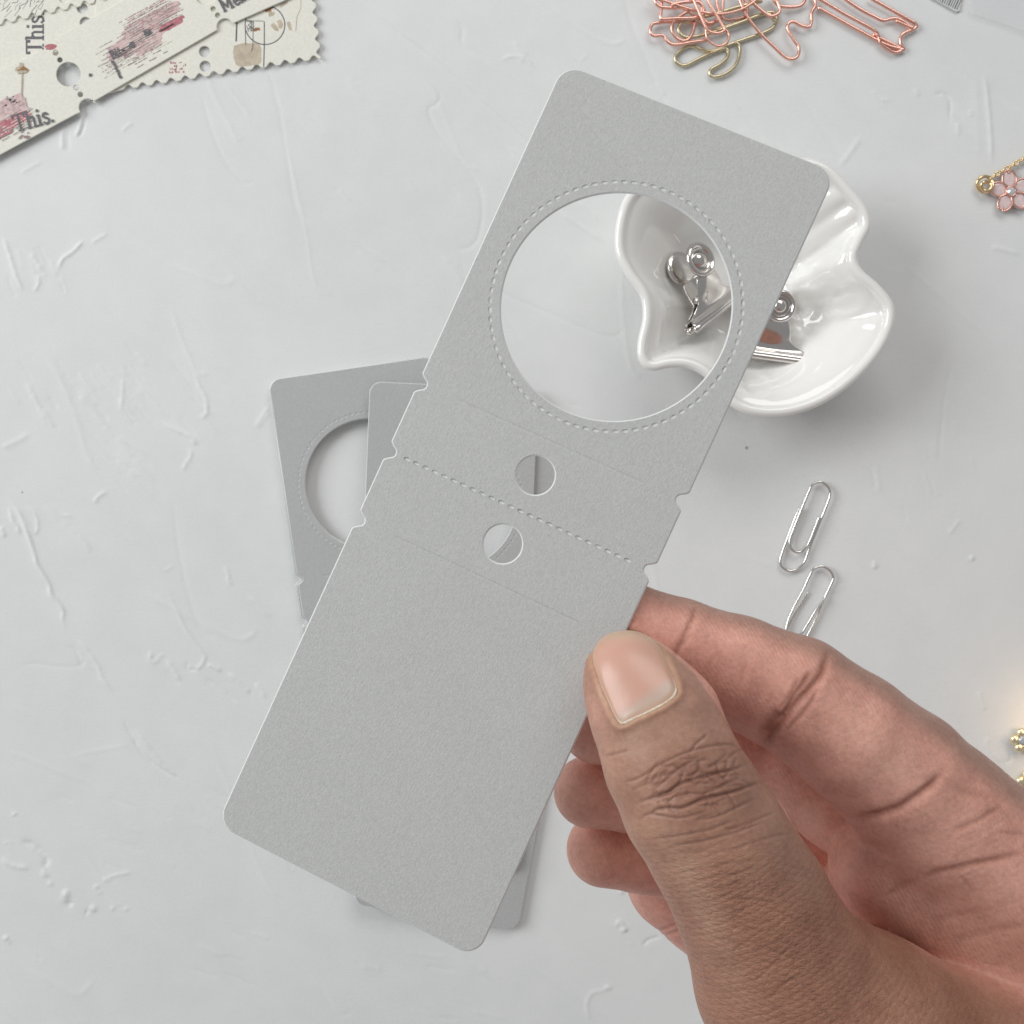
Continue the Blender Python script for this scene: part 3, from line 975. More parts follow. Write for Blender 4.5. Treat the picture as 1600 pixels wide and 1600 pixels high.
def ragged(pr, ink, x, y, ang, rows, length, gap, seg=(3, 10), h=1.6, skip=.25, seed=0):
    """broken newspaper lines"""
    r = random.Random(seed)
    ca, sa = math.cos(math.radians(ang)), math.sin(math.radians(ang))
    for i in range(rows):
        u = r.uniform(0, 6)
        L = length * r.uniform(.75, 1.05)
        while u < L:
            l = r.uniform(*seg)
            if r.random() > skip:
                v = -i * gap + r.uniform(-.3, .3)
                hh = h * r.uniform(.5, 1.1)
                q = [(u, v), (u + l, v + r.uniform(-.3, .3)), (u + l, v + hh), (u, v + hh)]
                pr.poly(ink, [(x + a * ca - b * sa, y - (a * sa + b * ca)) for a, b in q])
            u += l + r.uniform(.4, 1.6)


def patch(pr, ink, x, y, ang, w, h, seed=0, n=22, rough=.12):
    r = random.Random(seed)
    ca, sa = math.cos(math.radians(ang)), math.sin(math.radians(ang))
    pts = []
    for k in range(n):
        t = 2 * math.pi * k / n
        c, s_ = math.cos(t), math.sin(t)
        m = (abs(c) ** 4 + abs(s_) ** 4) ** (-1 / 4)
        rr = m * (1 + r.uniform(-rough, rough))
        a, b = w / 2 * c * rr, h / 2 * s_ * rr
        pts.append((x + a * ca - b * sa, y - (a * sa + b * ca)))
    pr.poly(ink, pts)


def scallop(p0, p1, pitch, depth, side):
    """points from p0 to p1 with concave bites like a stamp edge"""
    p0, p1 = np.array(p0, float), np.array(p1, float)
    L = np.linalg.norm(p1 - p0)
    n = max(1, int(round(L / pitch)))
    d = (p1 - p0) / L
    nn = np.array([-d[1], d[0]]) * side
    out = []
    for i in range(n):
        b = p0 + (p1 - p0) * i / n
        st = L / n
        for u, v in ((0, 0), (.14, .02), (.25, .35), (.36, .75), (.5, 1.0), (.64, .75), (.75, .35), (.86, .02)):
            out.append(tuple(b + d * st * u + nn * depth * v))
    return out


GT = 'cream printed tickets in the corner'
z1 = .03
# ticket lying beneath, reaching up the left edge, with the sideways word
loopsA = [[(-60, -60), (230, -60), (232, 20), (120, 70), (60, 110), (-60, 160)],
          [(116 + 9 * math.cos(t), 8 + 9 * math.sin(t)) for t in np.linspace(0, 2 * math.pi, 25)[:-1]],
          [(129 + 8.5 * math.cos(t), 13.5 + 8 * math.sin(t)) for t in np.linspace(0, 2 * math.pi, 25)[:-1]],
          [(134 + 9 * math.cos(t), 36 + 9 * math.sin(t)) for t in np.linspace(0, 2 * math.pi, 25)[:-1]]]
loopsA = [loopsA[0], loopsA[2], loopsA[3]]


def card(name, loops, z, thick, label, cat, group, bev=.012):
    me = card_mesh(name, [flat_pts(l, z) for l in loops], thick, bev)
    o = link(name, me, M['cream'])
    o.location = (0, 0, z)
    tag(o, label, cat, group)
    return o


tA = card('ticket', loopsA, .03, .05, 'cream ticket lying lowest with the black word This. printed sideways', 'ticket', GT)
pr = Print(None, .0566)
text(pr, 'greyink', 'This.', 68, 84, 27, 90, 3.6)
pr.poly('redink', [(80 + 10.5 * math.cos(t), 74 + 5.5 * math.sin(t)) for t in np.linspace(0, 2 * math.pi, 25)[:-1]])
ragged(pr, 'roseink', 190, 12, 26, 2, 40, 7, seed=4)
pr.parent = tA
for_parent = []


def build_print(pr, parent):
    pr.parent = None
    before = set(bpy.data.objects)
    pr.build('print')
    for o in set(bpy.data.objects) - before:
        o.parent = parent
        o.matrix_parent_inverse = Matrix.Translation(parent.location).inverted()


build_print(pr, tA)

# stamp-edged ticket at the top left
top = scallop((-20, 44), (205, -8), 21.3, 7.5, -1)
loopsB = [[(-20, -60)] + top + [(205, -60)], [(101 + 8.5 * math.cos(t), -2 + 7.5 * math.sin(t)) for t in np.linspace(0, 2 * math.pi, 25)[:-1]]]
tB = card('ticket', loopsB, .085, .05, 'cream ticket with a scalloped stamp edge in the top left corner', 'ticket', GT)
pr = Print(None, .1112)
r_ = random.Random(11)
for k in range(26):
    x0, y0 = r_.uniform(-5, 80), r_.uniform(-12, 16)
    pr.line('greyink', [(x0, y0), (x0 - r_.uniform(2, 9), y0 + r_.uniform(3, 10)), (x0 - r_.uniform(6, 14), y0 + r_.uniform(8, 16))], r_.uniform(.4, 1.0))
build_print(pr, tB)

# stamp-edged ticket at the right with a postmark
bot = scallop((190, 141), (502, 92), 22.3, 7.0, -1)
rgt = scallop((502, 92), (492, -12), 21.5, 6.5, -1)
hole = lambda x, y, r: [(x + r * math.cos(t), y + r * math.sin(t)) for t in np.linspace(0, 2 * math.pi, 33)[:-1]]
loopsC = [[(150, 60)] + [(170, 146)] + bot + rgt + [(490, -60), (150, -60)], hole(320, 81, 8.6), hole(321, 104, 8.6)]
tC = card('ticket', loopsC, .06, .05, 'cream ticket with scalloped edge, round postmark and brown stains', 'ticket', GT)
pr = Print(None, .0866)
patch(pr, 'tanink', 387, 85, 4, 44, 36, 3, 26, .06)
patch(pr, 'cream', 412, 30, 0, 60, 56, 3)
for (x, y, w, h, sd) in ((418, 15, 16, 7, 1), (424, 22, 9, 8, 2), (400, 46, 14, 5, 3), (430, 42, 7, 17, 4), (438, 38, 8, 12, 5), (452, 40, 5, 15, 6), (442, 7, 16, 6, 7), (416, 12, 6, 4, 8)):
    patch(pr, 'brownink' if sd in (1, 3, 8) else 'tanink', x, y, rnd.uniform(0, 60), w, h, sd, 14, .3)
pr.line('greyink', [(414 + 31 * math.cos(t), 39 + 30.5 * math.sin(t)) for t in np.linspace(0, 2 * math.pi, 60)], 1.7)
pr.line('greyink', [(370, 34), (369, 64)], 2.4)
pr.line('greyink', [(383, 36), (384, 70)], 1.2); pr.line('greyink', [(396, 34), (395, 72), (393, 80)], 1.2)
pr.line('greyink', [(413, 34), (413, 68), (412, 104)], 1.6); pr.line('greyink', [(383, 32), (412, 33)], 1.0)
for k in range(12): pr.line('greyink', [(rnd.uniform(384, 398), rnd.uniform(32, 50)), (rnd.uniform(384, 398), rnd.uniform(32, 52))], 1.0)
pr.line('tanink', [(470, 0), (470, 12), (464, 26), (462, 48)], 1.0)
ragged(pr, 'redink', 262, 100, 4, 4, 26, 5, (1, 3), 3.4, .3, 5)
pr.line('greyink', [(276, 104), (273, 112)], .8)
build_print(pr, tC)


# long diagonal ticket strip on top
def bite(cx, cy, r, a0, a1, n=10):
    return [(cx + r * math.cos(math.radians(a0 + (a1 - a0) * k / (n - 1))), cy + r * math.sin(math.radians(a0 + (a1 - a0) * k / (n - 1)))) for k in range(n)]


strip = [(-40, 130), (72, 76)] + bite(79, 66, 12.5, 130, -38) + [(92, 58), (205, -6), (260, -40), (500, -60), (470, -10), (366, 36)] + \
        bite(352, 42, 13, -28, -200)[::1] + [(338, 48), (146, 159)] + bite(137, 168, 13.5, -38, -215) + [(120, 178), (30, 226), (-40, 264)]
loopsD = [strip, hole(107.5, 116.5, 19), hole(87.5, 83, 4.4), hole(94, 94, 4.2), hole(119.5, 137.5, 4.4), hole(126, 148, 4.2),
          hole(322, -10, 18), hole(333.5, 14.5, 4.2), hole(340.5, 24.5, 4.2)]
tD = card('ticket', loopsD, .14, .05, 'long cream ticket strip with perforations, punched holes, pink newsprint and the word This.', 'ticket', GT)
pr = Print(None, .1662)
A = 29
patch(pr, 'pinkink', 236, 32, A, 104, 22, 21, 26, .10)
patch(pr, 'pinkink', 214, 62, A, 100, 26, 22, 26, .12)
patch(pr, 'redink', 268, 38, A, 42, 12, 23, 20, .15)
patch(pr, 'roseink', 214, 72, A, 62, 16, 24, 26, .25)
patch(pr, 'pinkink', 230, 70, A, 50, 20, 27, 26, .2)
ragged(pr, 'redink', 190, 38, A, 6, 84, 6.6, seed=2)
ragged(pr, 'roseink', 191, 40, A, 7, 100, 6.0, (2, 7), 1.2, .35, 3)
ragged(pr, 'roseink', 146, 80, A, 8, 62, 6.6, (3, 9), 1.0, .3, 6)
ragged(pr, 'roseink', 206, 96, A, 3, 50, 6.6, (3, 9), 1.4, .3, 8)
ragged(pr, 'cream', 188, 42, A, 9, 96, 3.6, (4, 14), .9, .35, 41)
ragged(pr, 'roseink', 186, 36, A, 6, 100, 6.6, (1.5, 5), 1.0, .25, 43)
ragged(pr, 'cream', 168, 84, A, 9, 92, 3.8, (3, 12), .9, .4, 42)
ragged(pr, 'roseink', 150, 100, A, 6, 90, 5.2, (1.5, 5), .9, .3, 44)
pr.line('ink', [(249, 49), (270, 37)], 1.8)
text(pr, 'greyink', 'Bit', 176, 92, 13, A, 2.0); text(pr, 'greyink', 'Bit', 228, 57, 9, A, 1.8)
patch(pr, 'greyink', 206, 70, A, 12, 9, 31, 12, .35); patch(pr, 'greyink', 192, 78, A, 5, 3, 32, 8, .2)
for k in range(14): patch(pr, 'greyink', 176 + k * 1.0 + rnd.uniform(-1, 1), 96 + k * 1.9, 0, 4.4, 3.2, 40 + k, 8, .35)
patch(pr, 'greyink', 141.5, 117, 0, 5, 5, 71, 8, .2)
text(pr, 'greyink', 'Mem', 350, 18, 20, 27, 3.0); text(pr, 'ink', 'or', 378, 1, 14, 27, 2.2)
# dried flower
pr.line('tanink', [(34, 110), (34, 130), (33, 148), (38, 164), (46, 180)], 1.4)
pr.line('greyink', [(35.5, 112), (34.5, 148), (40, 164), (47, 178)], .5)
for (x, y, w, h, a, k) in ((30, 106, 14, 5, 20, 1), (38, 107, 16, 4, -30, 2), (34, 112, 16, 5, 0, 3), (33, 101, 5, 7, 10, 4)): patch(pr, 'tanink' if k != 2 else 'brownink', x, y, a, w, h, 80 + k, 12, .25)
patch(pr, 'brownink', 35, 107, 25, 13, 3, 91, 10, .3)
patch(pr, 'pinkink', 14, 172, 30, 62, 34, 60, 26, .15)
ragged(pr, 'roseink', -6, 174, 30, 5, 44, 6, seed=12)
patch(pr, 'redink', 16, 192, 28, 66, 17, 61, 24, .12)
patch(pr, 'redink', 2, 206, 28, 36, 16, 66, 24, .12)
ragged(pr, 'roseink', -2, 216, 28, 2, 56, 6, seed=13)
ragged(pr, 'cream', -12, 190, 29, 8, 62, 4.2, (3, 12), 1.1, .4, 45)
for k in range(10): patch(pr, 'ink', rnd.uniform(8, 28), rnd.uniform(150, 166), 30, rnd.uniform(2, 6), rnd.uniform(1.5, 3.5), 120 + k, 8, .35)
for k in range(16): patch(pr, 'roseink', rnd.uniform(0, 44), rnd.uniform(200, 216), 30, rnd.uniform(3, 6), rnd.uniform(2, 4), 140 + k, 8, .35)
text(pr, 'greyink', 'This.', 24, 206, 26, 15, 3.4)
build_print(pr, tD)

# small barcode label at the top right
lab = card('barcode_label', [[(1440, -40), (1506, -40), (1500, 17), (1494, 19), (1452, -4)]], .03, .03, 'corner of a pale label with grey barcode bars at the top edge', 'label', None, .006)
lab.data.materials[0] = mat_plain('label_plastic', (0.62, 0.63, 0.62), .4)
pr = Print(None, .0466)
for k in range(11):
    x0 = 1460 + k * 3.3
    y1 = -1 + (x0 - 1460) * .46
    pr.line('greyink', [(x0 + 14, y1 - 26), (x0 + 2, y1 + .5)], 1.2 if k % 3 else 1.9)
build_print(pr, lab)


# clear sleeve whose corner reaches into the frame
sl = NT('clear_plastic')
sl.set(Roughness=0.12, Alpha=0.16)
sl.b.inputs['Base Color'].default_value = (0.85, 0.87, 0.88, 1)
V, Fc = [], []
nu, nv_ = 30, 24
for i in range(nu + 1):
    for j in range(nv_ + 1):
        u, v = i / nu, j / nv_
        x = 1505 + 190 * u + 10 * v
        y = -60 + (82 + 62 * u) * v
        V.append(P(x, y, .05 + .16 * u * (0.5 + .5 * math.sin(u * 9 + v * 2)) * (.4 + .6 * v)))
for i in range(nu):
    for j in range(nv_):
        a = i * (nv_ + 1) + j
        Fc.append((a, a + nv_ + 1, a + nv_ + 2, a + 1))
sleeve = link('plastic_sleeve', mesh('plastic_sleeve', V, Fc), sl.m)
sdm = sleeve.modifiers.new('thickness', 'SOLIDIFY'); sdm.thickness = .012
tag(sleeve, 'corner of a clear plastic sleeve at the top right beside the barcode label', 'sleeve')


# ------------------------------------------------------------------ blossom charm on a chain
def petal_loop(cx, cy, ang, L, W, notch=.18):
    pts = [(.14, -.08), (.26, -.34), (.50, -.52), (.78, -.46), (.97, -.26), (1.0, -.14), (.88, 0.0), (1.0, .14), (.97, .26), (.78, .46), (.50, .52), (.26, .34), (.14, .08)]
    ca, sa = math.cos(math.radians(ang)), math.sin(math.radians(ang))
    return [(cx + u * L * ca - v * W * sa, cy + u * L * sa + v * W * ca) for u, v in pts]


fl = empty('blossom_charm', P(1580, 299, 0))
inv = Matrix.Translation(P(1580, 299, 0)).inverted()


def child(o, par, iv):
    o.parent = par
    o.matrix_parent_inverse = iv
    return o


for k, a in enumerate((190, 262, 334, 46, 118)):
    lp = petal_loop(1580, 299, a, 33, 21)
    zz = .14
    path = catmull([P(x, y, zz) for x, y in lp], 4, True)
    child(link('petal_outline', tube_mesh('petal_outline', path, .026, 8, True), M['rose']), fl, inv)
    c = np.mean(path, 0)
    n = len(path)
    V = [tuple(c + np.array((0, 0, -.01)))] + [tuple(c + (p - c) * .55 + np.array((0, 0, -.012))) for p in path] + [tuple(p) for p in path] + [tuple(p + np.array((0, 0, -.10))) for p in path]
    Fc = [(0, 1 + i, 1 + (i + 1) % n) for i in range(n)] + [(1 + i, 1 + n + i, 1 + n + (i + 1) % n, 1 + (i + 1) % n) for i in range(n)] + \
         [(1 + n + i, 1 + 2 * n + i, 1 + 2 * n + (i + 1) % n, 1 + n + (i + 1) % n) for i in range(n)]
    child(link('petal', mesh('petal', V, Fc), M['enamel']), fl, inv)


def gem(name, px, py, z, r_px, mat, seg=12):
    c = np.array(P(px, py, z)); r = r_px * CAMH / FPX
    V = [tuple(c + (0, 0, r * .55))]
    for rr, zz in ((.55, .5), (1.0, .15), (.9, -.2)):
        for k in range(seg):
            a = 2 * math.pi * (k + (.5 if rr < .6 else 0)) / seg
            V.append(tuple(c + np.array((rr * r * math.cos(a), rr * r * math.sin(a), zz * r))))
    Fc = [(0, 1 + k, 1 + (k + 1) % seg) for k in range(seg)]
    for q in range(2):
        Fc += [(1 + q * seg + k, 1 + (q + 1) * seg + k, 1 + (q + 1) * seg + (k + 1) % seg, 1 + q * seg + (k + 1) % seg) for k in range(seg)]
    return link(name, mesh(name, V, Fc, False), mat)


child(gem('gem', 1580, 299, .18, 6.5, M['gem']), fl, inv)
child(link('bezel', tube_mesh('bezel', [P(1580 + 7.5 * math.cos(t), 299 + 7.5 * math.sin(t), .17) for t in np.linspace(0, 2 * math.pi, 25)[:-1]], .03, 8, True), M['rose']), fl, inv)
tag(fl, 'pink enamel five petal blossom charm with rose gold outline and clear stone', 'charm')
ring = empty('chain', P(1540, 290, 0))
ivr = Matrix.Translation(P(1540, 290, 0)).inverted()
for (cx, cy, r, w, z) in ((1539, 288, 12.5, .05, .12), (1541, 291, 7.5, .055, .2)):
    child(link('jump_ring', tube_mesh('jump_ring', [P(cx + r * math.cos(t), cy + r * math.sin(t), z + .03 * math.sin(t * 2)) for t in np.linspace(0, 2 * math.pi, 33)[:-1]], w, 10, True), M['chain']), ring, ivr)
for k in range(11):
    cx, cy = 1551 + k * 7.4, 276 - k * 4.3
    a0 = math.radians(-30)
    pts = []
    for t in np.linspace(0, 2 * math.pi, 17)[:-1]:
        u, v = 5.2 * math.cos(t), (3.0 if k % 2 else 1.0) * math.sin(t)
        pts.append(P(cx + u * math.cos(a0) - v * math.sin(a0), cy + u * math.sin(a0) + v * math.cos(a0), .10 + (.05 * math.sin(t) if k % 2 == 0 else 0)))
    child(link('chain_link', tube_mesh('chain_link', pts, .028, 7, True), M['chain']), ring, ivr)
tag(ring, 'thin gold chain with a round clasp ring beside the pink blossom charm', 'chain')


# gold flower beads at the right edge
def gold_flower(cx, cy, label, sc_=1.0):
    e = empty('gold_flower', P(cx, cy, 0))
    iv = Matrix.Translation(P(cx, cy, 0)).inverted()
    for k in range(5):
        a = math.radians(-100 + 72 * k)
        x, y = cx + 12.5 * sc_ * math.cos(a), cy + 12.5 * sc_ * math.sin(a)
        c = np.array(P(x, y, .14)); r = 8.0 * sc_ * CAMH / FPX
        V, Fc = [], []
        for i in range(7):
            ph = math.pi * i / 6
            for j in range(14):
                t = 2 * math.pi * j / 14
                V.append(tuple(c + np.array((r * math.sin(ph) * math.cos(t), r * math.sin(ph) * math.sin(t), r * .75 * math.cos(ph)))))
        for i in range(6):
            for j in range(14):
                Fc.append((i * 14 + j, i * 14 + (j + 1) % 14, (i + 1) * 14 + (j + 1) % 14, (i + 1) * 14 + j))
        child(link('petal', mesh('petal', V, Fc), M['brightgold']), e, iv)
    child(link('bezel', tube_mesh('bezel', [P(cx + 9 * sc_ * math.cos(t), cy + 9 * sc_ * math.sin(t), .17) for t in np.linspace(0, 2 * math.pi, 25)[:-1]], .05, 8, True), M['chain']), e, iv)
    child(gem('gem', cx, cy, .18, 8.5 * sc_, M['greygem']), e, iv)
    tag(e, label, 'charm', 'gold flower charms at the right edge')


gold_flower(1598, 1157, 'gold flower charm with grey stone at the right edge above the index finger')
gold_flower(1607, 1222, 'gold flower charm nearly cut off by the frame, just below the other one')
# unseen point light added for the warm glow beside the flowers
wl = bpy.data.lights.new('warm_light', 'POINT'); wl.energy = 38; wl.color = (1.0, 0.66, 0.34); wl.shadow_soft_size = .5
wo = bpy.data.objects.new('warm_light', wl); wo.location = P(1665, 1135, 1.3); SC.objects.link(wo)

# ------------------------------------------------------------------ the hand: one implicit surface
VOX = 0.042


def R2(rpx, z): return rpx * (CAMH - z) / FPX


Z0 = tag_z(975, 1060)                      # height of the card under the thumb


class Field:
    def __init__(s, lo, hi, h):
        s.lo = np.array(lo, float); s.h = h
        s.n = np.ceil((np.array(hi) - s.lo) / h).astype(int) + 1
        s.ax = [s.lo[i] + h * np.arange(s.n[i]) for i in range(3)]
        s.F = np.full(s.n, 1.5, np.float32)

    def blank(s): return np.full(s.n, 1.5, np.float32)

    def cone(s, F, a, b, ra, rb, k, flat=1.0, up=(0, 0, 1)):
        a, b = np.array(a, float), np.array(b, float)
        m = max(ra, rb) + .5 + k
        lo, hi = np.minimum(a, b) - m, np.maximum(a, b) + m
        i0 = np.clip(((lo - s.lo) / s.h).astype(int), 0, s.n)
        i1 = np.clip(((hi - s.lo) / s.h).astype(int) + 1, 0, s.n)
        if (i1 <= i0).any(): return
        sl = tuple(slice(i0[i], i1[i]) for i in range(3))
        x, y, z = np.meshgrid(*[s.ax[i][sl[i]].astype(np.float32) for i in range(3)], indexing='ij')
        d = b - a
        l2 = d @ d + 1e-9
        t = np.clip(((x - a[0]) * d[0] + (y - a[1]) * d[1] + (z - a[2]) * d[2]) / l2, 0, 1)
        ex, ey, ez = x - a[0] - t * d[0], y - a[1] - t * d[1], z - a[2] - t * d[2]
        if flat != 1.0: ez = ez * flat
        q = np.sqrt(ex * ex + ey * ey + ez * ez) - (ra + (rb - ra) * t)
        if flat > 1.0: q = q / (1 + .5 * (flat - 1))
        G = F[sl]
        if k > 0:
            hh = np.maximum(k - np.abs(G - q), 0) / k
            F[sl] = np.minimum(G, q) - hh * hh * k * .25
        else:
            F[sl] = np.minimum(G, q)

    def chain(s, F, pts, k, flat=1.0):
        """pts: (px, py, z, radius px)"""
        for a, b in zip(pts[:-1], pts[1:]):
            fa = a[4] if len(a) > 4 else flat
            s.cone(F, P(*a[:3]), P(*b[:3]), R2(a[3], a[2]), R2(b[3], b[2]), k, fa)


def smin(a, b, k):
    hh = np.maximum(k - np.abs(a - b), 0) / k
    return np.minimum(a, b) - hh * hh * k * .25


fx0, fy0, _ = P(780, 1960, 15)
fx1, fy1, _ = P(2080, 860, 9)
FD = Field((fx0, fy0, 7.0), (fx1, fy1, 18.9), VOX * 1.0)
# thumb (seen from its back, nail toward the camera)
zt = Z0 + .70
thumb = FD.blank()
TH = [(985, 1062, zt, 74, 1.16), (1003, 1092, zt + .06, 89, 1.18), (1027, 1130, zt + .14, 100, 1.15), (1048, 1190, zt + .25, 104, 1.10), (1082, 1255, zt + .34, 110, 1.06), (1124, 1319, zt + .26, 113, 1.04),
      (1178, 1416, zt + .05, 121, 1.0), (1228, 1530, zt - .25, 143, 1.0), (1325, 1660, zt - .65, 205, 1.0), (1450, 1850, zt - 1.2, 270, 1.0), (1560, 2050, zt - 1.5, 300, 1.0)]
FD.chain(thumb, TH, .10)
FD.chain(thumb, [(1300, 1560, zt - .5, 122), (1500, 1652, zt - 1.0, 122), (1800, 1800, zt - 1.3, 220)], .25)
# index finger
index = FD.blank()
IX = [(925, 962, Z0 - .78, 56), (975, 975, Z0 - .80, 66), (1062, 1008, Z0 - .84, 72), (1150, 1048, Z0 - .84, 86), (1245, 1088, Z0 - .74, 93), (1330, 1150, Z0 - .76, 100),
      (1410, 1215, Z0 - .95, 108), (1470, 1275, Z0 - 1.15, 112)]
FD.chain(index, IX, .10)
# palm
palm = FD.blank()
zp = Z0 - 1.6
for ch in ([(1470, 1275, Z0 - 1.15, 112), (1620, 1400, zp + .2, 130), (1850, 1600, zp, 170), (2050, 1800, zp, 200)],
           [(1388, 1352, zp - .1, 92), (1520, 1440, zp - .1, 110), (1800, 1700, zp - .3, 180)],
           [(1450, 1500, zp - .9, 90), (1560, 1600, zp - .9, 150), (1800, 1850, zp - .8, 220)],
           [(1378, 1408, zp - 1.15, 98), (1520, 1520, zp - 1.2, 120)],
           [(1380, 1560, zp - 2.0, 110), (1500, 1720, zp - 2.0, 200), (1700, 1950, zp - 1.6, 260)],
           [(1520, 1560, zp - .3, 90), (1450, 1640, zp - .5, 120), (1450, 1760, zp - .4, 220)]):
    FD.chain(palm, ch, .35)
# remaining fingers curl behind
middle = FD.blank()
FD.chain(middle, [(935, 1134, Z0 - 2.15, 60), (1000, 1130, Z0 - 2.3, 66), (1085, 1140, Z0 - 2.6, 72), (1190, 1160, Z0 - 2.9, 72), (1240, 1200, Z0 - 2.7, 74), (1310, 1250, Z0 - 2.55, 76), (1400, 1310, Z0 - 2.3, 84)], .12)
ringf = FD.blank()
FD.chain(ringf, [(921, 1237, Z0 - 2.75, 56), (985, 1236, Z0 - 2.95, 62), (1075, 1240, Z0 - 3.3, 66), (1180, 1268, Z0 - 4.3, 72), (1290, 1332, Z0 - 4.6, 78), (1420, 1420, Z0 - 3.9, 84)], .12)
pinky = FD.blank()
FD.chain(pinky, [(943, 1327, Z0 - 3.5, 58), (1000, 1330, Z0 - 3.7, 62), (1090, 1350, Z0 - 4.1, 64), (1200, 1385, Z0 - 4.8, 74), (1330, 1450, Z0 - 4.0, 90)], .12)
heel = FD.blank()
FD.chain(heel, [(1062, 1372, Z0 - 5.0, 84), (1110, 1410, Z0 - 5.1, 82), (1230, 1490, Z0 - 4.6, 110), (1380, 1640, Z0 - 3.6, 190)], .2)
F = smin(index, palm, .22)
F = smin(F, middle, .05)
F = smin(F, ringf, .04)
F = smin(F, pinky, .04)
F = smin(F, heel, .05)
web = smin(thumb, palm, .55)                # the web joins thumb and palm only near its base
xx = FD.ax[0][:, None, None]; yy = FD.ax[1][None, :, None]
bx, by, _ = P(1430, 1500, 14)
wgt = smooth01((((xx - bx) * .55 + (by - yy) * .85) + 1.1) / 2.2).astype(np.float32)
base = smin(F, thumb, .03)
blend = np.minimum(smin(F, thumb, .5), base)
F = base * (1 - wgt) + blend * wgt
FD.F = F


def surface_nets(F, lo, h):
    S = F < 0
    nx, ny, nz = F.shape
    c = np.zeros((nx - 1, ny - 1, nz - 1), np.int8)
    for dx in (0, 1):
        for dy in (0, 1):
            for dz in (0, 1):
                c += S[dx:nx - 1 + dx, dy:ny - 1 + dy, dz:nz - 1 + dz]
    act = np.argwhere((c > 0) & (c < 8))
    idx = -np.ones(c.shape, np.int64)
    idx[tuple(act.T)] = np.arange(len(act))
    acc = np.zeros((len(act), 3)); cnt = np.zeros(len(act))
    cor = [(i, j, k) for i in (0, 1) for j in (0, 1) for k in (0, 1)]
    vals = {q: F[act[:, 0] + q[0], act[:, 1] + q[1], act[:, 2] + q[2]].astype(float) for q in cor}
    for a in cor:
        for ax in range(3):
            if a[ax] == 1: continue
            b = list(a); b[ax] = 1; b = tuple(b)
            va, vb = vals[a], vals[b]
            m = (va < 0) != (vb < 0)
            t = va[m] / (va[m] - vb[m])
            p = np.tile(np.array(a, float), (m.sum(), 1))
            p[:, ax] += t
            acc[m] += p; cnt[m] += 1
    V = lo + h * (act + acc / cnt[:, None])
    Qs = []
    for ax in range(3):
        u, v = (ax + 1) % 3, (ax + 2) % 3
        sl0 = [slice(None)] * 3; sl1 = [slice(None)] * 3
        sl0[ax] = slice(0, -1); sl1[ax] = slice(1, None)
        A, B = S[tuple(sl0)], S[tuple(sl1)]
        e = np.argwhere(A != B)
        e = e[(e[:, u] > 0) & (e[:, v] > 0) & (e[:, u] < F.shape[u] - 1) & (e[:, v] < F.shape[v] - 1)]
        inside = A[tuple(e.T)]
        du = np.zeros(3, int); du[u] = 1
        dv = np.zeros(3, int); dv[v] = 1
        g = lambda q: idx[tuple(q.T)]
        q = np.stack([g(e - du - dv), g(e - dv), g(e), g(e - du)], 1)
        q[~inside] = q[~inside][:, ::-1]
        Qs.append(q)
    Q = np.concatenate(Qs)
    Q = Q[(Q >= 0).all(1)]
    return V, Q


V, Q = surface_nets(FD.F, FD.lo, FD.h)
hand_me = mesh_np('hand', V, Q)
# gentle relax, then one round of refinement so that wrinkles have real depth
bm = bmesh.new(); bm.from_mesh(hand_me)
for _ in range(3): bmesh.ops.smooth_vert(bm, verts=bm.verts, factor=.5, use_axis_x=True, use_axis_y=True, use_axis_z=True)
# refine only what faces upward within reach of the camera
bm.normal_update()
sel = set()
for f in bm.faces:
    c = f.calc_center_median()
    if f.normal.z > .05 and -3 < c.x < 11 and -11 < c.y < 1 and c.z > Z0 - 4.6:
        s_ = FPX / (CAMH - c.z)
        if c.x * s_ < 830 and -c.y * s_ < 830:
            for e in f.edges: sel.add(e)
bmesh.ops.subdivide_edges(bm, edges=list(sel), cuts=1, use_grid_fill=True, smooth=0)
bmesh.ops.triangulate(bm, faces=[f for f in bm.faces if len(f.verts) > 4])
for _ in range(2): bmesh.ops.smooth_vert(bm, verts=bm.verts, factor=.5, use_axis_x=True, use_axis_y=True, use_axis_z=True)
bm.normal_update()
bm.to_mesh(hand_me); bm.free()

nv = len(hand_me.vertices)
co = np.empty(nv * 3, np.float32); hand_me.vertices.foreach_get('co', co); co = co.reshape(-1, 3).astype(float)
no = np.empty(nv * 3, np.float32); hand_me.vertices.foreach_get('normal', no); no = no.reshape(-1, 3).astype(float)
sP = FPX / (CAMH - co[:, 2])
PX = np.stack([800 + co[:, 0] * sP, 800 - co[:, 1] * sP], 1)


def seg_dist(p, pts, n=5):
    q = catmull(pts, n) if len(pts) > 2 else np.array(pts, float)
    lo, hi = q.min(0) - 45, q.max(0) + 45
    m = np.where(((p > lo) & (p < hi)).all(1))[0]
    best = np.full(len(m), 1e9); tt = np.zeros(len(m)); side = np.zeros(len(m))
    for i in range(len(q) - 1):
        a, b = q[i], q[i + 1]; d = b - a
        t = np.clip(((p[m] - a) @ d) / (d @ d + 1e-9), 0, 1)
        e = p[m] - a - t[:, None] * d
        dd = (e ** 2).sum(1)
        w = dd < best
        best[w] = dd[w]; tt[w] = ((i + t) / (len(q) - 1))[w]
        side[w] = (d[0] * e[:, 1] - d[1] * e[:, 0])[w]
    return m, np.sqrt(best), tt, np.sign(side)


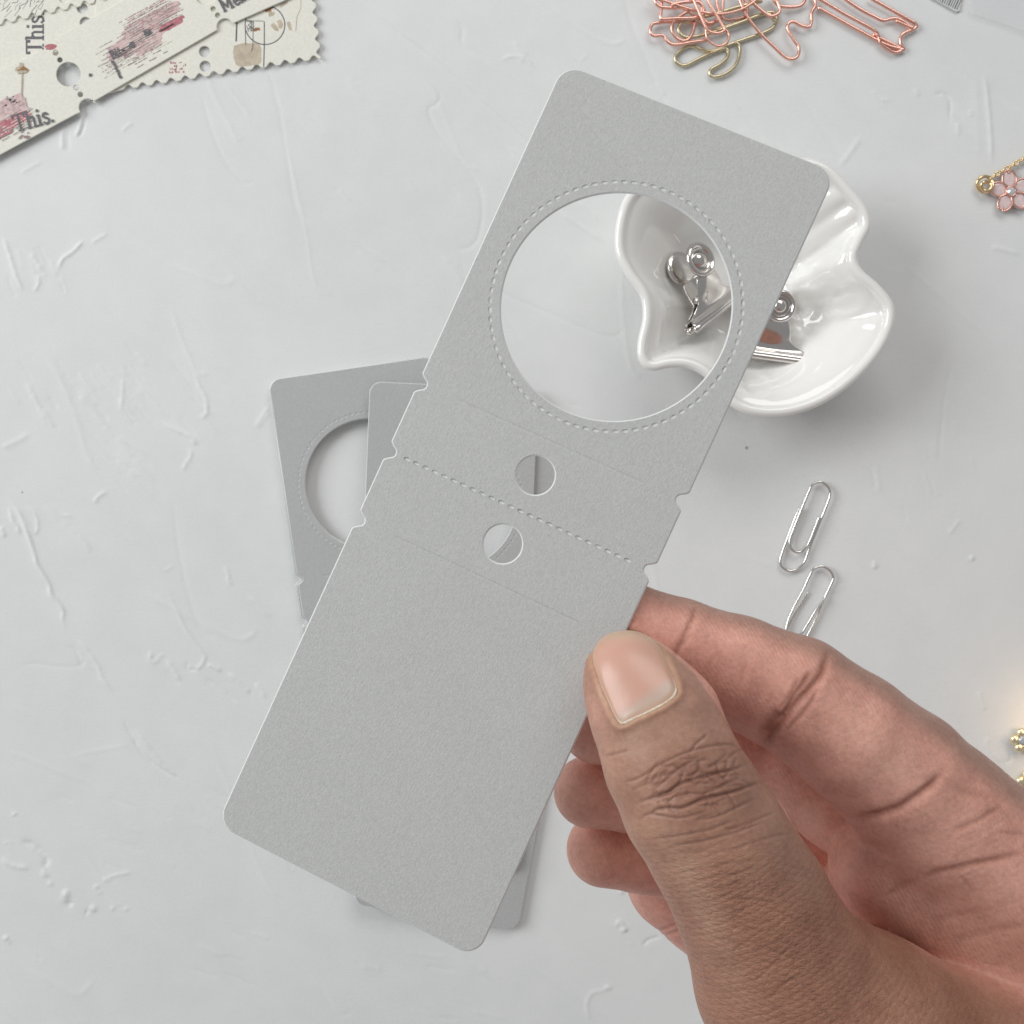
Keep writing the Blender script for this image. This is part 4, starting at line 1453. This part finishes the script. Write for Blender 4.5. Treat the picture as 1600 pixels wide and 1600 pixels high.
def poly_mask(p, poly, soft=4.0):
    """signed distance based soft mask of a closed polygon in photo pixels"""
    poly = np.array(poly, float)
    inside = np.zeros(len(p), bool)
    best = np.full(len(p), 1e9)
    for i in range(len(poly)):
        a, b = poly[i], poly[(i + 1) % len(poly)]
        c = ((a[1] > p[:, 1]) != (b[1] > p[:, 1]))
        xi = (b[0] - a[0]) * (p[:, 1] - a[1]) / (b[1] - a[1] + 1e-12) + a[0]
        inside ^= c & (p[:, 0] < xi)
        d = b - a
        t = np.clip(((p - a) @ d) / (d @ d + 1e-9), 0, 1)
        best = np.minimum(best, ((p - a - t[:, None] * d) ** 2).sum(1))
    sd = np.sqrt(best) * np.where(inside, -1, 1)
    return sd


def thumb_line(p):      # + on the thumb side of the outline that parts thumb from fingers
    q = np.array([(965, 970), (1028, 1005), (1084, 1052), (1117, 1098), (1150, 1150), (1178, 1197), (1211, 1244), (1253, 1323), (1295, 1384), (1333, 1431), (1380, 1462), (1450, 1499), (1600, 1540), (1900, 1700)], float)
    yl = np.interp(p[:, 0], q[:, 0], q[:, 1])
    return p[:, 1] - yl


zr_thumb = np.interp(PX[:, 1], [980, 1250, 1700], [Z0 - .35, Z0 - .3, Z0 - 1.2])
off_ = 2 + 16 * smooth01((PX[:, 0] - 1200) / 90)
is_thumb = (thumb_line(PX) > -off_) & (co[:, 2] > zr_thumb - .5 * smooth01((PX[:, 0] - 1350) / 150)) & (no[:, 2] > -.5)
tw = np.where(is_thumb, smooth01((thumb_line(PX) + off_) / (3 + np.maximum(0, PX[:, 0] - 1400) * .55)), 0.0)
facing = smooth01((no[:, 2] + .1) / .4)
disp = np.zeros(nv)
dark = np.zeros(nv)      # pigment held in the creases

CR_T = [([(1006, 1222), (1020, 1203), (1040, 1190), (1072, 1176), (1108, 1166), (1140, 1163), (1158, 1170)], .020, 3.0),
        ([(1000, 1252), (1022, 1246), (1040, 1240), (1060, 1226), (1082, 1218), (1104, 1212), (1122, 1207), (1145, 1202), (1168, 1194)], .045, 3.6),
        ([(1020, 1236), (1048, 1212), (1068, 1196), (1090, 1186)], .016, 3.0),
        ([(1012, 1278), (1024, 1266), (1042, 1262), (1066, 1262), (1090, 1252), (1118, 1244), (1146, 1237), (1176, 1226), (1192, 1222)], .040, 3.6),
        ([(1040, 1258), (1052, 1246), (1075, 1240), (1100, 1240), (1128, 1228), (1150, 1216)], .020, 3.0),
        ([(1000, 1282), (1012, 1272), (1034, 1274), (1060, 1278), (1090, 1272), (1120, 1262)], .015, 2.8),
        ([(1080, 1282), (1120, 1276), (1150, 1262), (1184, 1246)], .020, 2.8),
        ([(1015, 1312), (1060, 1306), (1110, 1296), (1150, 1280)], .012, 2.8), ([(1050, 1322), (1100, 1314), (1150, 1300), (1200, 1282)], .012, 3.0),
        ([(1090, 1184), (1094, 1200), (1104, 1212)], .018, 2.4), ([(1120, 1188), (1123, 1206), (1140, 1224)], .018, 2.4), ([(1136, 1186), (1134, 1204)], .014, 2.4),
        ([(1070, 1200), (1060, 1226), (1042, 1246)], .014, 2.6), ([(1150, 1184), (1146, 1202), (1160, 1216)], .012, 2.4), ([(1104, 1186), (1090, 1190)], .012, 2.4),
        ([(1052, 1244), (1046, 1262), (1058, 1274)], .012, 2.4), ([(1100, 1240), (1106, 1254), (1100, 1268)], .010, 2.4), ([(1030, 1190), (1018, 1206), (1008, 1228)], .010, 2.8),
        ([(1130, 1300), (1170, 1286), (1212, 1268)], .010, 3.0), ([(1140, 1330), (1190, 1312), (1240, 1300)], .008, 3.0),
        ]
r_ = random.Random(21)
for k in range(34):     # lesser wrinkles that fan across the back of the thumb
    t = r_.random()
    cx, cy = 1085 + 190 * t + r_.uniform(-60, 70), 1330 + 240 * t + r_.uniform(-30, 40)
    a = math.radians(-18 + r_.uniform(-14, 14) + 60 * t * (1 if k % 2 else -.3))
    l = r_.uniform(18, 48)
    CR_T.append(([(cx - l * math.cos(a), cy - l * math.sin(a)), (cx, cy + r_.uniform(-4, 4)), (cx + l * math.cos(a), cy + l * math.sin(a))], r_.uniform(.004, .009), 2.6))
for k in range(64):     # fine irregular lines over the knuckle
    cx, cy = r_.gauss(1092, 42), r_.gauss(1226, 30)
    a = math.radians(-17 + r_.gauss(0, 16) + (60 if r_.random() < .25 else 0))
    l = r_.uniform(7, 24)
    b = r_.uniform(-5, 5)
    CR_T.append(([(cx - l * math.cos(a), cy - l * math.sin(a) + r_.uniform(-2, 2)), (cx - .3 * l * math.cos(a), cy - .3 * l * math.sin(a) + b), (cx + .4 * l * math.cos(a), cy + .4 * l * math.sin(a) + b * .5),
                  (cx + l * math.cos(a), cy + l * math.sin(a) + r_.uniform(-3, 3))], r_.uniform(.006, .014), 2.4))
CR_P = [([(1296, 1012), (1290, 1034), (1283, 1054), (1264, 1078), (1244, 1098), (1222, 1128), (1204, 1152), (1196, 1170)], .085, 6.5),
        ([(1268, 1046), (1256, 1066), (1240, 1086), (1226, 1112), (1206, 1134)], .05, 4.5), ([(1250, 1056), (1236, 1082), (1216, 1110)], .022, 3.5),
        ([(1282, 1062), (1268, 1096), (1246, 1124), (1224, 1146)], .035, 4.5),
        ([(1222, 1112), (1206, 1128), (1194, 1150)], .09, 11),
        ([(1088, 944), (1083, 965), (1070, 992), (1058, 1018), (1050, 1034)], .034, 5.0), ([(1078, 990), (1066, 1012)], .03, 4),
        ([(1336, 1276), (1356, 1276), (1378, 1271), (1404, 1263), (1424, 1250), (1444, 1236), (1462, 1220), (1474, 1206)], .11, 7.5),
        ([(1440, 1371), (1462, 1363), (1486, 1358), (1520, 1350), (1556, 1343), (1610, 1330)], .045, 6), ([(1380, 1400), (1410, 1384), (1440, 1371)], .02, 6),
        ([(1484, 1300), (1510, 1290), (1532, 1280), (1550, 1268), (1568, 1262)], .03, 5), ([(1470, 1215), (1490, 1230), (1520, 1240), (1560, 1250)], .015, 6),
        ([(1500, 1368), (1510, 1380), (1524, 1398)], .02, 4), ([(1560, 1300), (1580, 1302), (1606, 1306)], .02, 4),
        ([(1372, 1458), (1400, 1472), (1430, 1488), (1462, 1499), (1500, 1508), (1560, 1516)], .05, 7),
        ([(1360, 1452), (1376, 1450), (1390, 1456)], .03, 6), ([(1480, 1470), (1520, 1462), (1570, 1450), (1610, 1448)], .02, 7), ([(1450, 1440), (1500, 1428), (1560, 1420)], .015, 7),
        ([(1470, 1520), (1530, 1528), (1600, 1552)], .015, 7)]
for k in range(46):     # short parallel folds of the finger pads and the palm
    c = r_.choice([(1300, 1180, 60, -42, 40), (1150, 1030, -62, 0, 34), (1420, 1300, 80, 0, 26), (1480, 1390, -12, 0, 40), (1250, 1270, 62, 0, 26), (1510, 1330, -20, 0, 50), (1400, 1180, 58, 0, 50)])
    cx, cy = c[0] + r_.uniform(-c[4], c[4]) * 1.3, c[1] + r_.uniform(-c[4], c[4])
    a = math.radians(c[2] + r_.uniform(-12, 12))
    l = r_.uniform(6, 20)
    CR_P.append(([(cx - l * math.cos(a), cy - l * math.sin(a)), (cx + r_.uniform(-2, 2), cy), (cx + l * math.cos(a), cy + l * math.sin(a))], r_.uniform(.003, .008), 2.8))
CR_P.append(([(1018, 1456), (1036, 1452), (1062, 1442)], .03, 3)); CR_P.append(([(1026, 1464), (1044, 1460), (1066, 1452)], .03, 3))
for k in range(6): CR_P.append(([(1000 + 5 * k, 1400 + 4 * k), (1018 + 5 * k, 1392 + 5 * k), (1036 + 4 * k, 1382 + 4 * k)], .008, 2.6))

for lst, cond in ((CR_T, is_thumb), (CR_P, ~is_thumb)):
    for pts, dep, w in lst:
        w = max(2.3, w * (.72 if lst is CR_T else .95))
        if lst is CR_P: dep *= .62
        elif dep > .015: dep *= .72
        m, d, t, s_ = seg_dist(PX, pts)
        ok = cond[m] & (no[m, 2] > -.15)
        if lst is CR_P: ok &= co[m, 2] > Z0 - 6
        m, d, t = m[ok], d[ok], t[ok]
        env = smooth01(np.minimum(t, 1 - t) / .25 + .15)
        g = np.exp(-(d / w) ** 2)
        lip = np.exp(-((d - 2.4 * w) / (1.3 * w)) ** 2)
        disp[m] += (-dep * g + (.13 if lst is CR_T else .06) * dep * lip) * env * facing[m]
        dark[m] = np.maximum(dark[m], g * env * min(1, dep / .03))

# nail bed: sunk plate area with a raised fold round it
NAIL = [(926, 1030), (930, 1010), (944, 994), (962, 987), (985, 985), (1006, 990), (1024, 1003), (1036, 1022), (1048, 1050), (1057, 1074), (1054, 1086),
        (1036, 1100), (1012, 1112), (990, 1122), (972, 1131), (962, 1122), (951, 1098), (938, 1068)]
NAILc = catmull(NAIL, 4, True)
near = np.where((np.abs(PX[:, 0] - 990) < 110) & (np.abs(PX[:, 1] - 1060) < 120) & is_thumb)[0]
sd = poly_mask(PX[near], NAILc)
gn = -.055 * smooth01((-sd + 1) / 4) + .030 * np.exp(-((sd - 7) / 6.5) ** 2) * smooth01((PX[near, 1] - 1000) / 40)
cut = smooth01((PX[near, 1] - 1050) / 60)          # stronger fold at the cuticle
disp[near] += gn * (0.8 + .3 * cut)
for a in (co + no * disp[:, None],): newco = a
hand_me.vertices.foreach_set('co', newco.astype(np.float32).ravel())
hand_me.update()

# pigment: brown back of the hand, pinker pads, deeper colour in the creases, plus painted glow and shade
brown = np.array((0.355, 0.178, 0.118)); tan = np.array((0.475, 0.275, 0.196)); pink = np.array((0.715, 0.385, 0.310)); pale = np.array((0.80, 0.525, 0.425)); red = np.array((0.74, 0.26, 0.18))
col = np.tile(pink, (nv, 1))


def lay(mask, c, w=1.0):
    global col
    m = (np.clip(mask, 0, 1) * w)[:, None]
    col = col * (1 - m) + np.array(c) * m


def spot(x, y, rx, ry=None, ang=0):
    ry = ry or rx
    a = math.radians(ang)
    dx, dy = PX[:, 0] - x, PX[:, 1] - y
    u = dx * math.cos(a) + dy * math.sin(a); v = -dx * math.sin(a) + dy * math.cos(a)
    return np.exp(-((u / rx) ** 2 + (v / ry) ** 2))


npal = ~is_thumb
lay(npal * spot(1380, 1180, 130, 60, 38), pale, .45)
lay(npal * spot(1470, 1420, 160, 60, -15), pale, .45)
lay(npal * spot(1130, 1030, 90, 40, 22), pink, .4)
lay(npal * spot(1245, 1255, 70, 30, 50), pale, .7)
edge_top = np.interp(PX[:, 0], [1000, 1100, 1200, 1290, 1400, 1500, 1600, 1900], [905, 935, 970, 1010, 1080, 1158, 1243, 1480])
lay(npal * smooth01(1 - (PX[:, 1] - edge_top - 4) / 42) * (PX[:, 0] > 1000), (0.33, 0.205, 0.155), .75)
lay(npal * (co[:, 2] < Z0 - 3.0) * spot(1300, 1390, 34, 55, -30), red, .8)  # red glow between thumb and palm, painted into the skin colour
lay(npal * spot(1212, 1138, 34, 12, -55), (0.24, 0.09, 0.06), .55)  # shade in the fold of the index joint, painted dark brown
lay(npal * spot(930, 1238, 80, 45), (0.84, 0.49, 0.39), .75)  # pink fingertip, painted brighter to offset the tag's shade
lay(npal * spot(950, 1335, 80, 45), (0.80, 0.44, 0.34), .65)  # next fingertip, lightened the same way
lay(npal * spot(1450, 1330, 110, 50, -20), pale, .35)
lay(npal * spot(1560, 1490, 130, 60), (0.52, 0.30, 0.215), .5)
lay(npal * spot(1256, 1072, 40, 12, -58), (0.40, 0.21, 0.16), .6)  # softer painted shade along the same joint
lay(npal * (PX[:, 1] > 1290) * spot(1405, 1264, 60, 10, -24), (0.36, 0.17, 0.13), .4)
tcol = brown * 1.0
lay(tw * 1.0, tan * .97)
lay(tw * spot(1095, 1225, 95, 60, -20), (0.27, 0.135, 0.095), .75)
lay(tw * smooth01((PX[:, 1] - 1290) / 140), brown, .8)
lay(tw * spot(1240, 1330, 40, 120, -35), (0.36, 0.215, 0.165), .6)
lay(tw * spot(930, 1120, 26, 80, -12), (0.62, 0.36, 0.285), .7)
lay(tw * spot(1100, 1105, 34, 90, -38), (0.55, 0.33, 0.26), .55)
lay(tw * spot(1010, 1150, 60, 34, -20), (0.43, 0.28, 0.21), .5)
lay(tw * spot(1090, 1400, 26, 160, -24), (0.50, 0.32, 0.235), .6)
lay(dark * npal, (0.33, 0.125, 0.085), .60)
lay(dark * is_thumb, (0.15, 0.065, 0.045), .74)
cut_ = np.zeros(nv); cut_[near] = np.exp(-((sd - 3) / 4.0) ** 2)
lay(cut_, (0.62, 0.40, 0.24), .45)
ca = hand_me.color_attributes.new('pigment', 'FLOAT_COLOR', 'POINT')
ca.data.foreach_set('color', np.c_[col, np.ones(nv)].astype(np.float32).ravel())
rel = np.zeros((nv, 4)); rel[:, 3] = 1
rel[:, 0] = tw * (.12 + .75 * smooth01((PX[:, 1] - 1270) / 120)) + (1 - tw) * .2
rel[:, 1] = (1 - tw) * .7
ra = hand_me.color_attributes.new('relief', 'FLOAT_COLOR', 'POINT')
ra.data.foreach_set('color', rel.astype(np.float32).ravel())
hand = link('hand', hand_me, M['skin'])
tag(hand, 'brown skinned left hand pinching the grey tag between thumb and bent index finger', 'hand')

# thumbnail: a curved plate laid over the nail bed
nb = near[(no[near, 2] > .05) & (co[near, 2] > Z0 + .3)]
newz = newco[:, 2]
npx, nz = PX[nb], newz[nb]
no_ = no[nb]


def surf_z(x, y):
    """height of the finished skin: local weighted plane fit"""
    d = (npx[:, 0] - x) ** 2 + (npx[:, 1] - y) ** 2
    i = np.argsort(d)[:40]
    w = np.exp(-d[i] / (2 * 4.0 ** 2)) + 1e-9
    A_ = np.c_[np.ones(len(i)), npx[i, 0] - x, npx[i, 1] - y] * np.sqrt(w)[:, None]
    s_ = np.linalg.lstsq(A_, nz[i] * np.sqrt(w), rcond=None)[0]
    return float(s_[0])


nc = np.array((990.0, 1058.0))
ringsN = [0, .15, .3, .45, .6, .72, .82, .90, .95, .985, 1.0]
Vn, Fn, colN = [], [], []
nn_ = len(NAILc)
for s in ringsN:
    for p in NAILc:
        q = nc + (p - nc) * s
        zz = surf_z(q[0], q[1])
        zz += .055 - .045 * smooth01(np.array((s - .90) / .10))
        Vn.append(P(q[0], q[1], zz))
        # distance from the cuticle decides the pale moon
        t = ((q[0] - 1014) * .45 + (q[1] - 1106) * .89)
        moon = smooth01(np.array((t + 26 + (q[0] - 1010) * .16) / 14))
        side_ = smooth01(np.array((s - .72) / .28))
        free = smooth01(np.array((1005 - q[1]) / 14))
        c = np.array((0.66, 0.385, 0.30)) * (1 - moon) + np.array((0.60, 0.45, 0.37)) * moon
        c = c * (1 - free) + np.array((0.66, 0.47, 0.34)) * free
        c = c * (1 - side_ * .5) + np.array((0.60, 0.37, 0.24)) * side_ * .5
        colN.append((*c, 1))
for i in range(len(ringsN) - 1):
    for j in range(nn_):
        j2 = (j + 1) % nn_
        Fn.append((i * nn_ + j, (i + 1) * nn_ + j, (i + 1) * nn_ + j2, i * nn_ + j2))
nme = mesh('thumbnail', Vn, Fn)
bm = bmesh.new(); bm.from_mesh(nme)
bmesh.ops.recalc_face_normals(bm, faces=bm.faces)
if sum(f.normal.z for f in bm.faces) < 0: bmesh.ops.reverse_faces(bm, faces=bm.faces)
bm.to_mesh(nme); bm.free()
cn = nme.color_attributes.new('pigment', 'FLOAT_COLOR', 'POINT')
cn.data.foreach_set('color', np.array(colN, np.float32).ravel())
nail = link('thumbnail', nme, M['nail'], hand)
# dry pale cuticle along the base of the nail
cpts = [(970, 1131), (980, 1128), (992, 1122), (1010, 1114), (1030, 1104), (1046, 1094), (1054, 1086), (1057, 1076)]
path = catmull([P(x, y, surf_z(x, y) + .012) for x, y in cpts], 5)
rr = .011 + .014 * np.abs(np.sin(np.linspace(0, 9, len(path)))) * np.linspace(1.4, .5, len(path))
cm = link('cuticle', tube_mesh('cuticle', path, rr, 8), mat_plain('dry_cuticle', (0.72, 0.60, 0.48), .45, 0, .2, 20, .01, 30), hand)
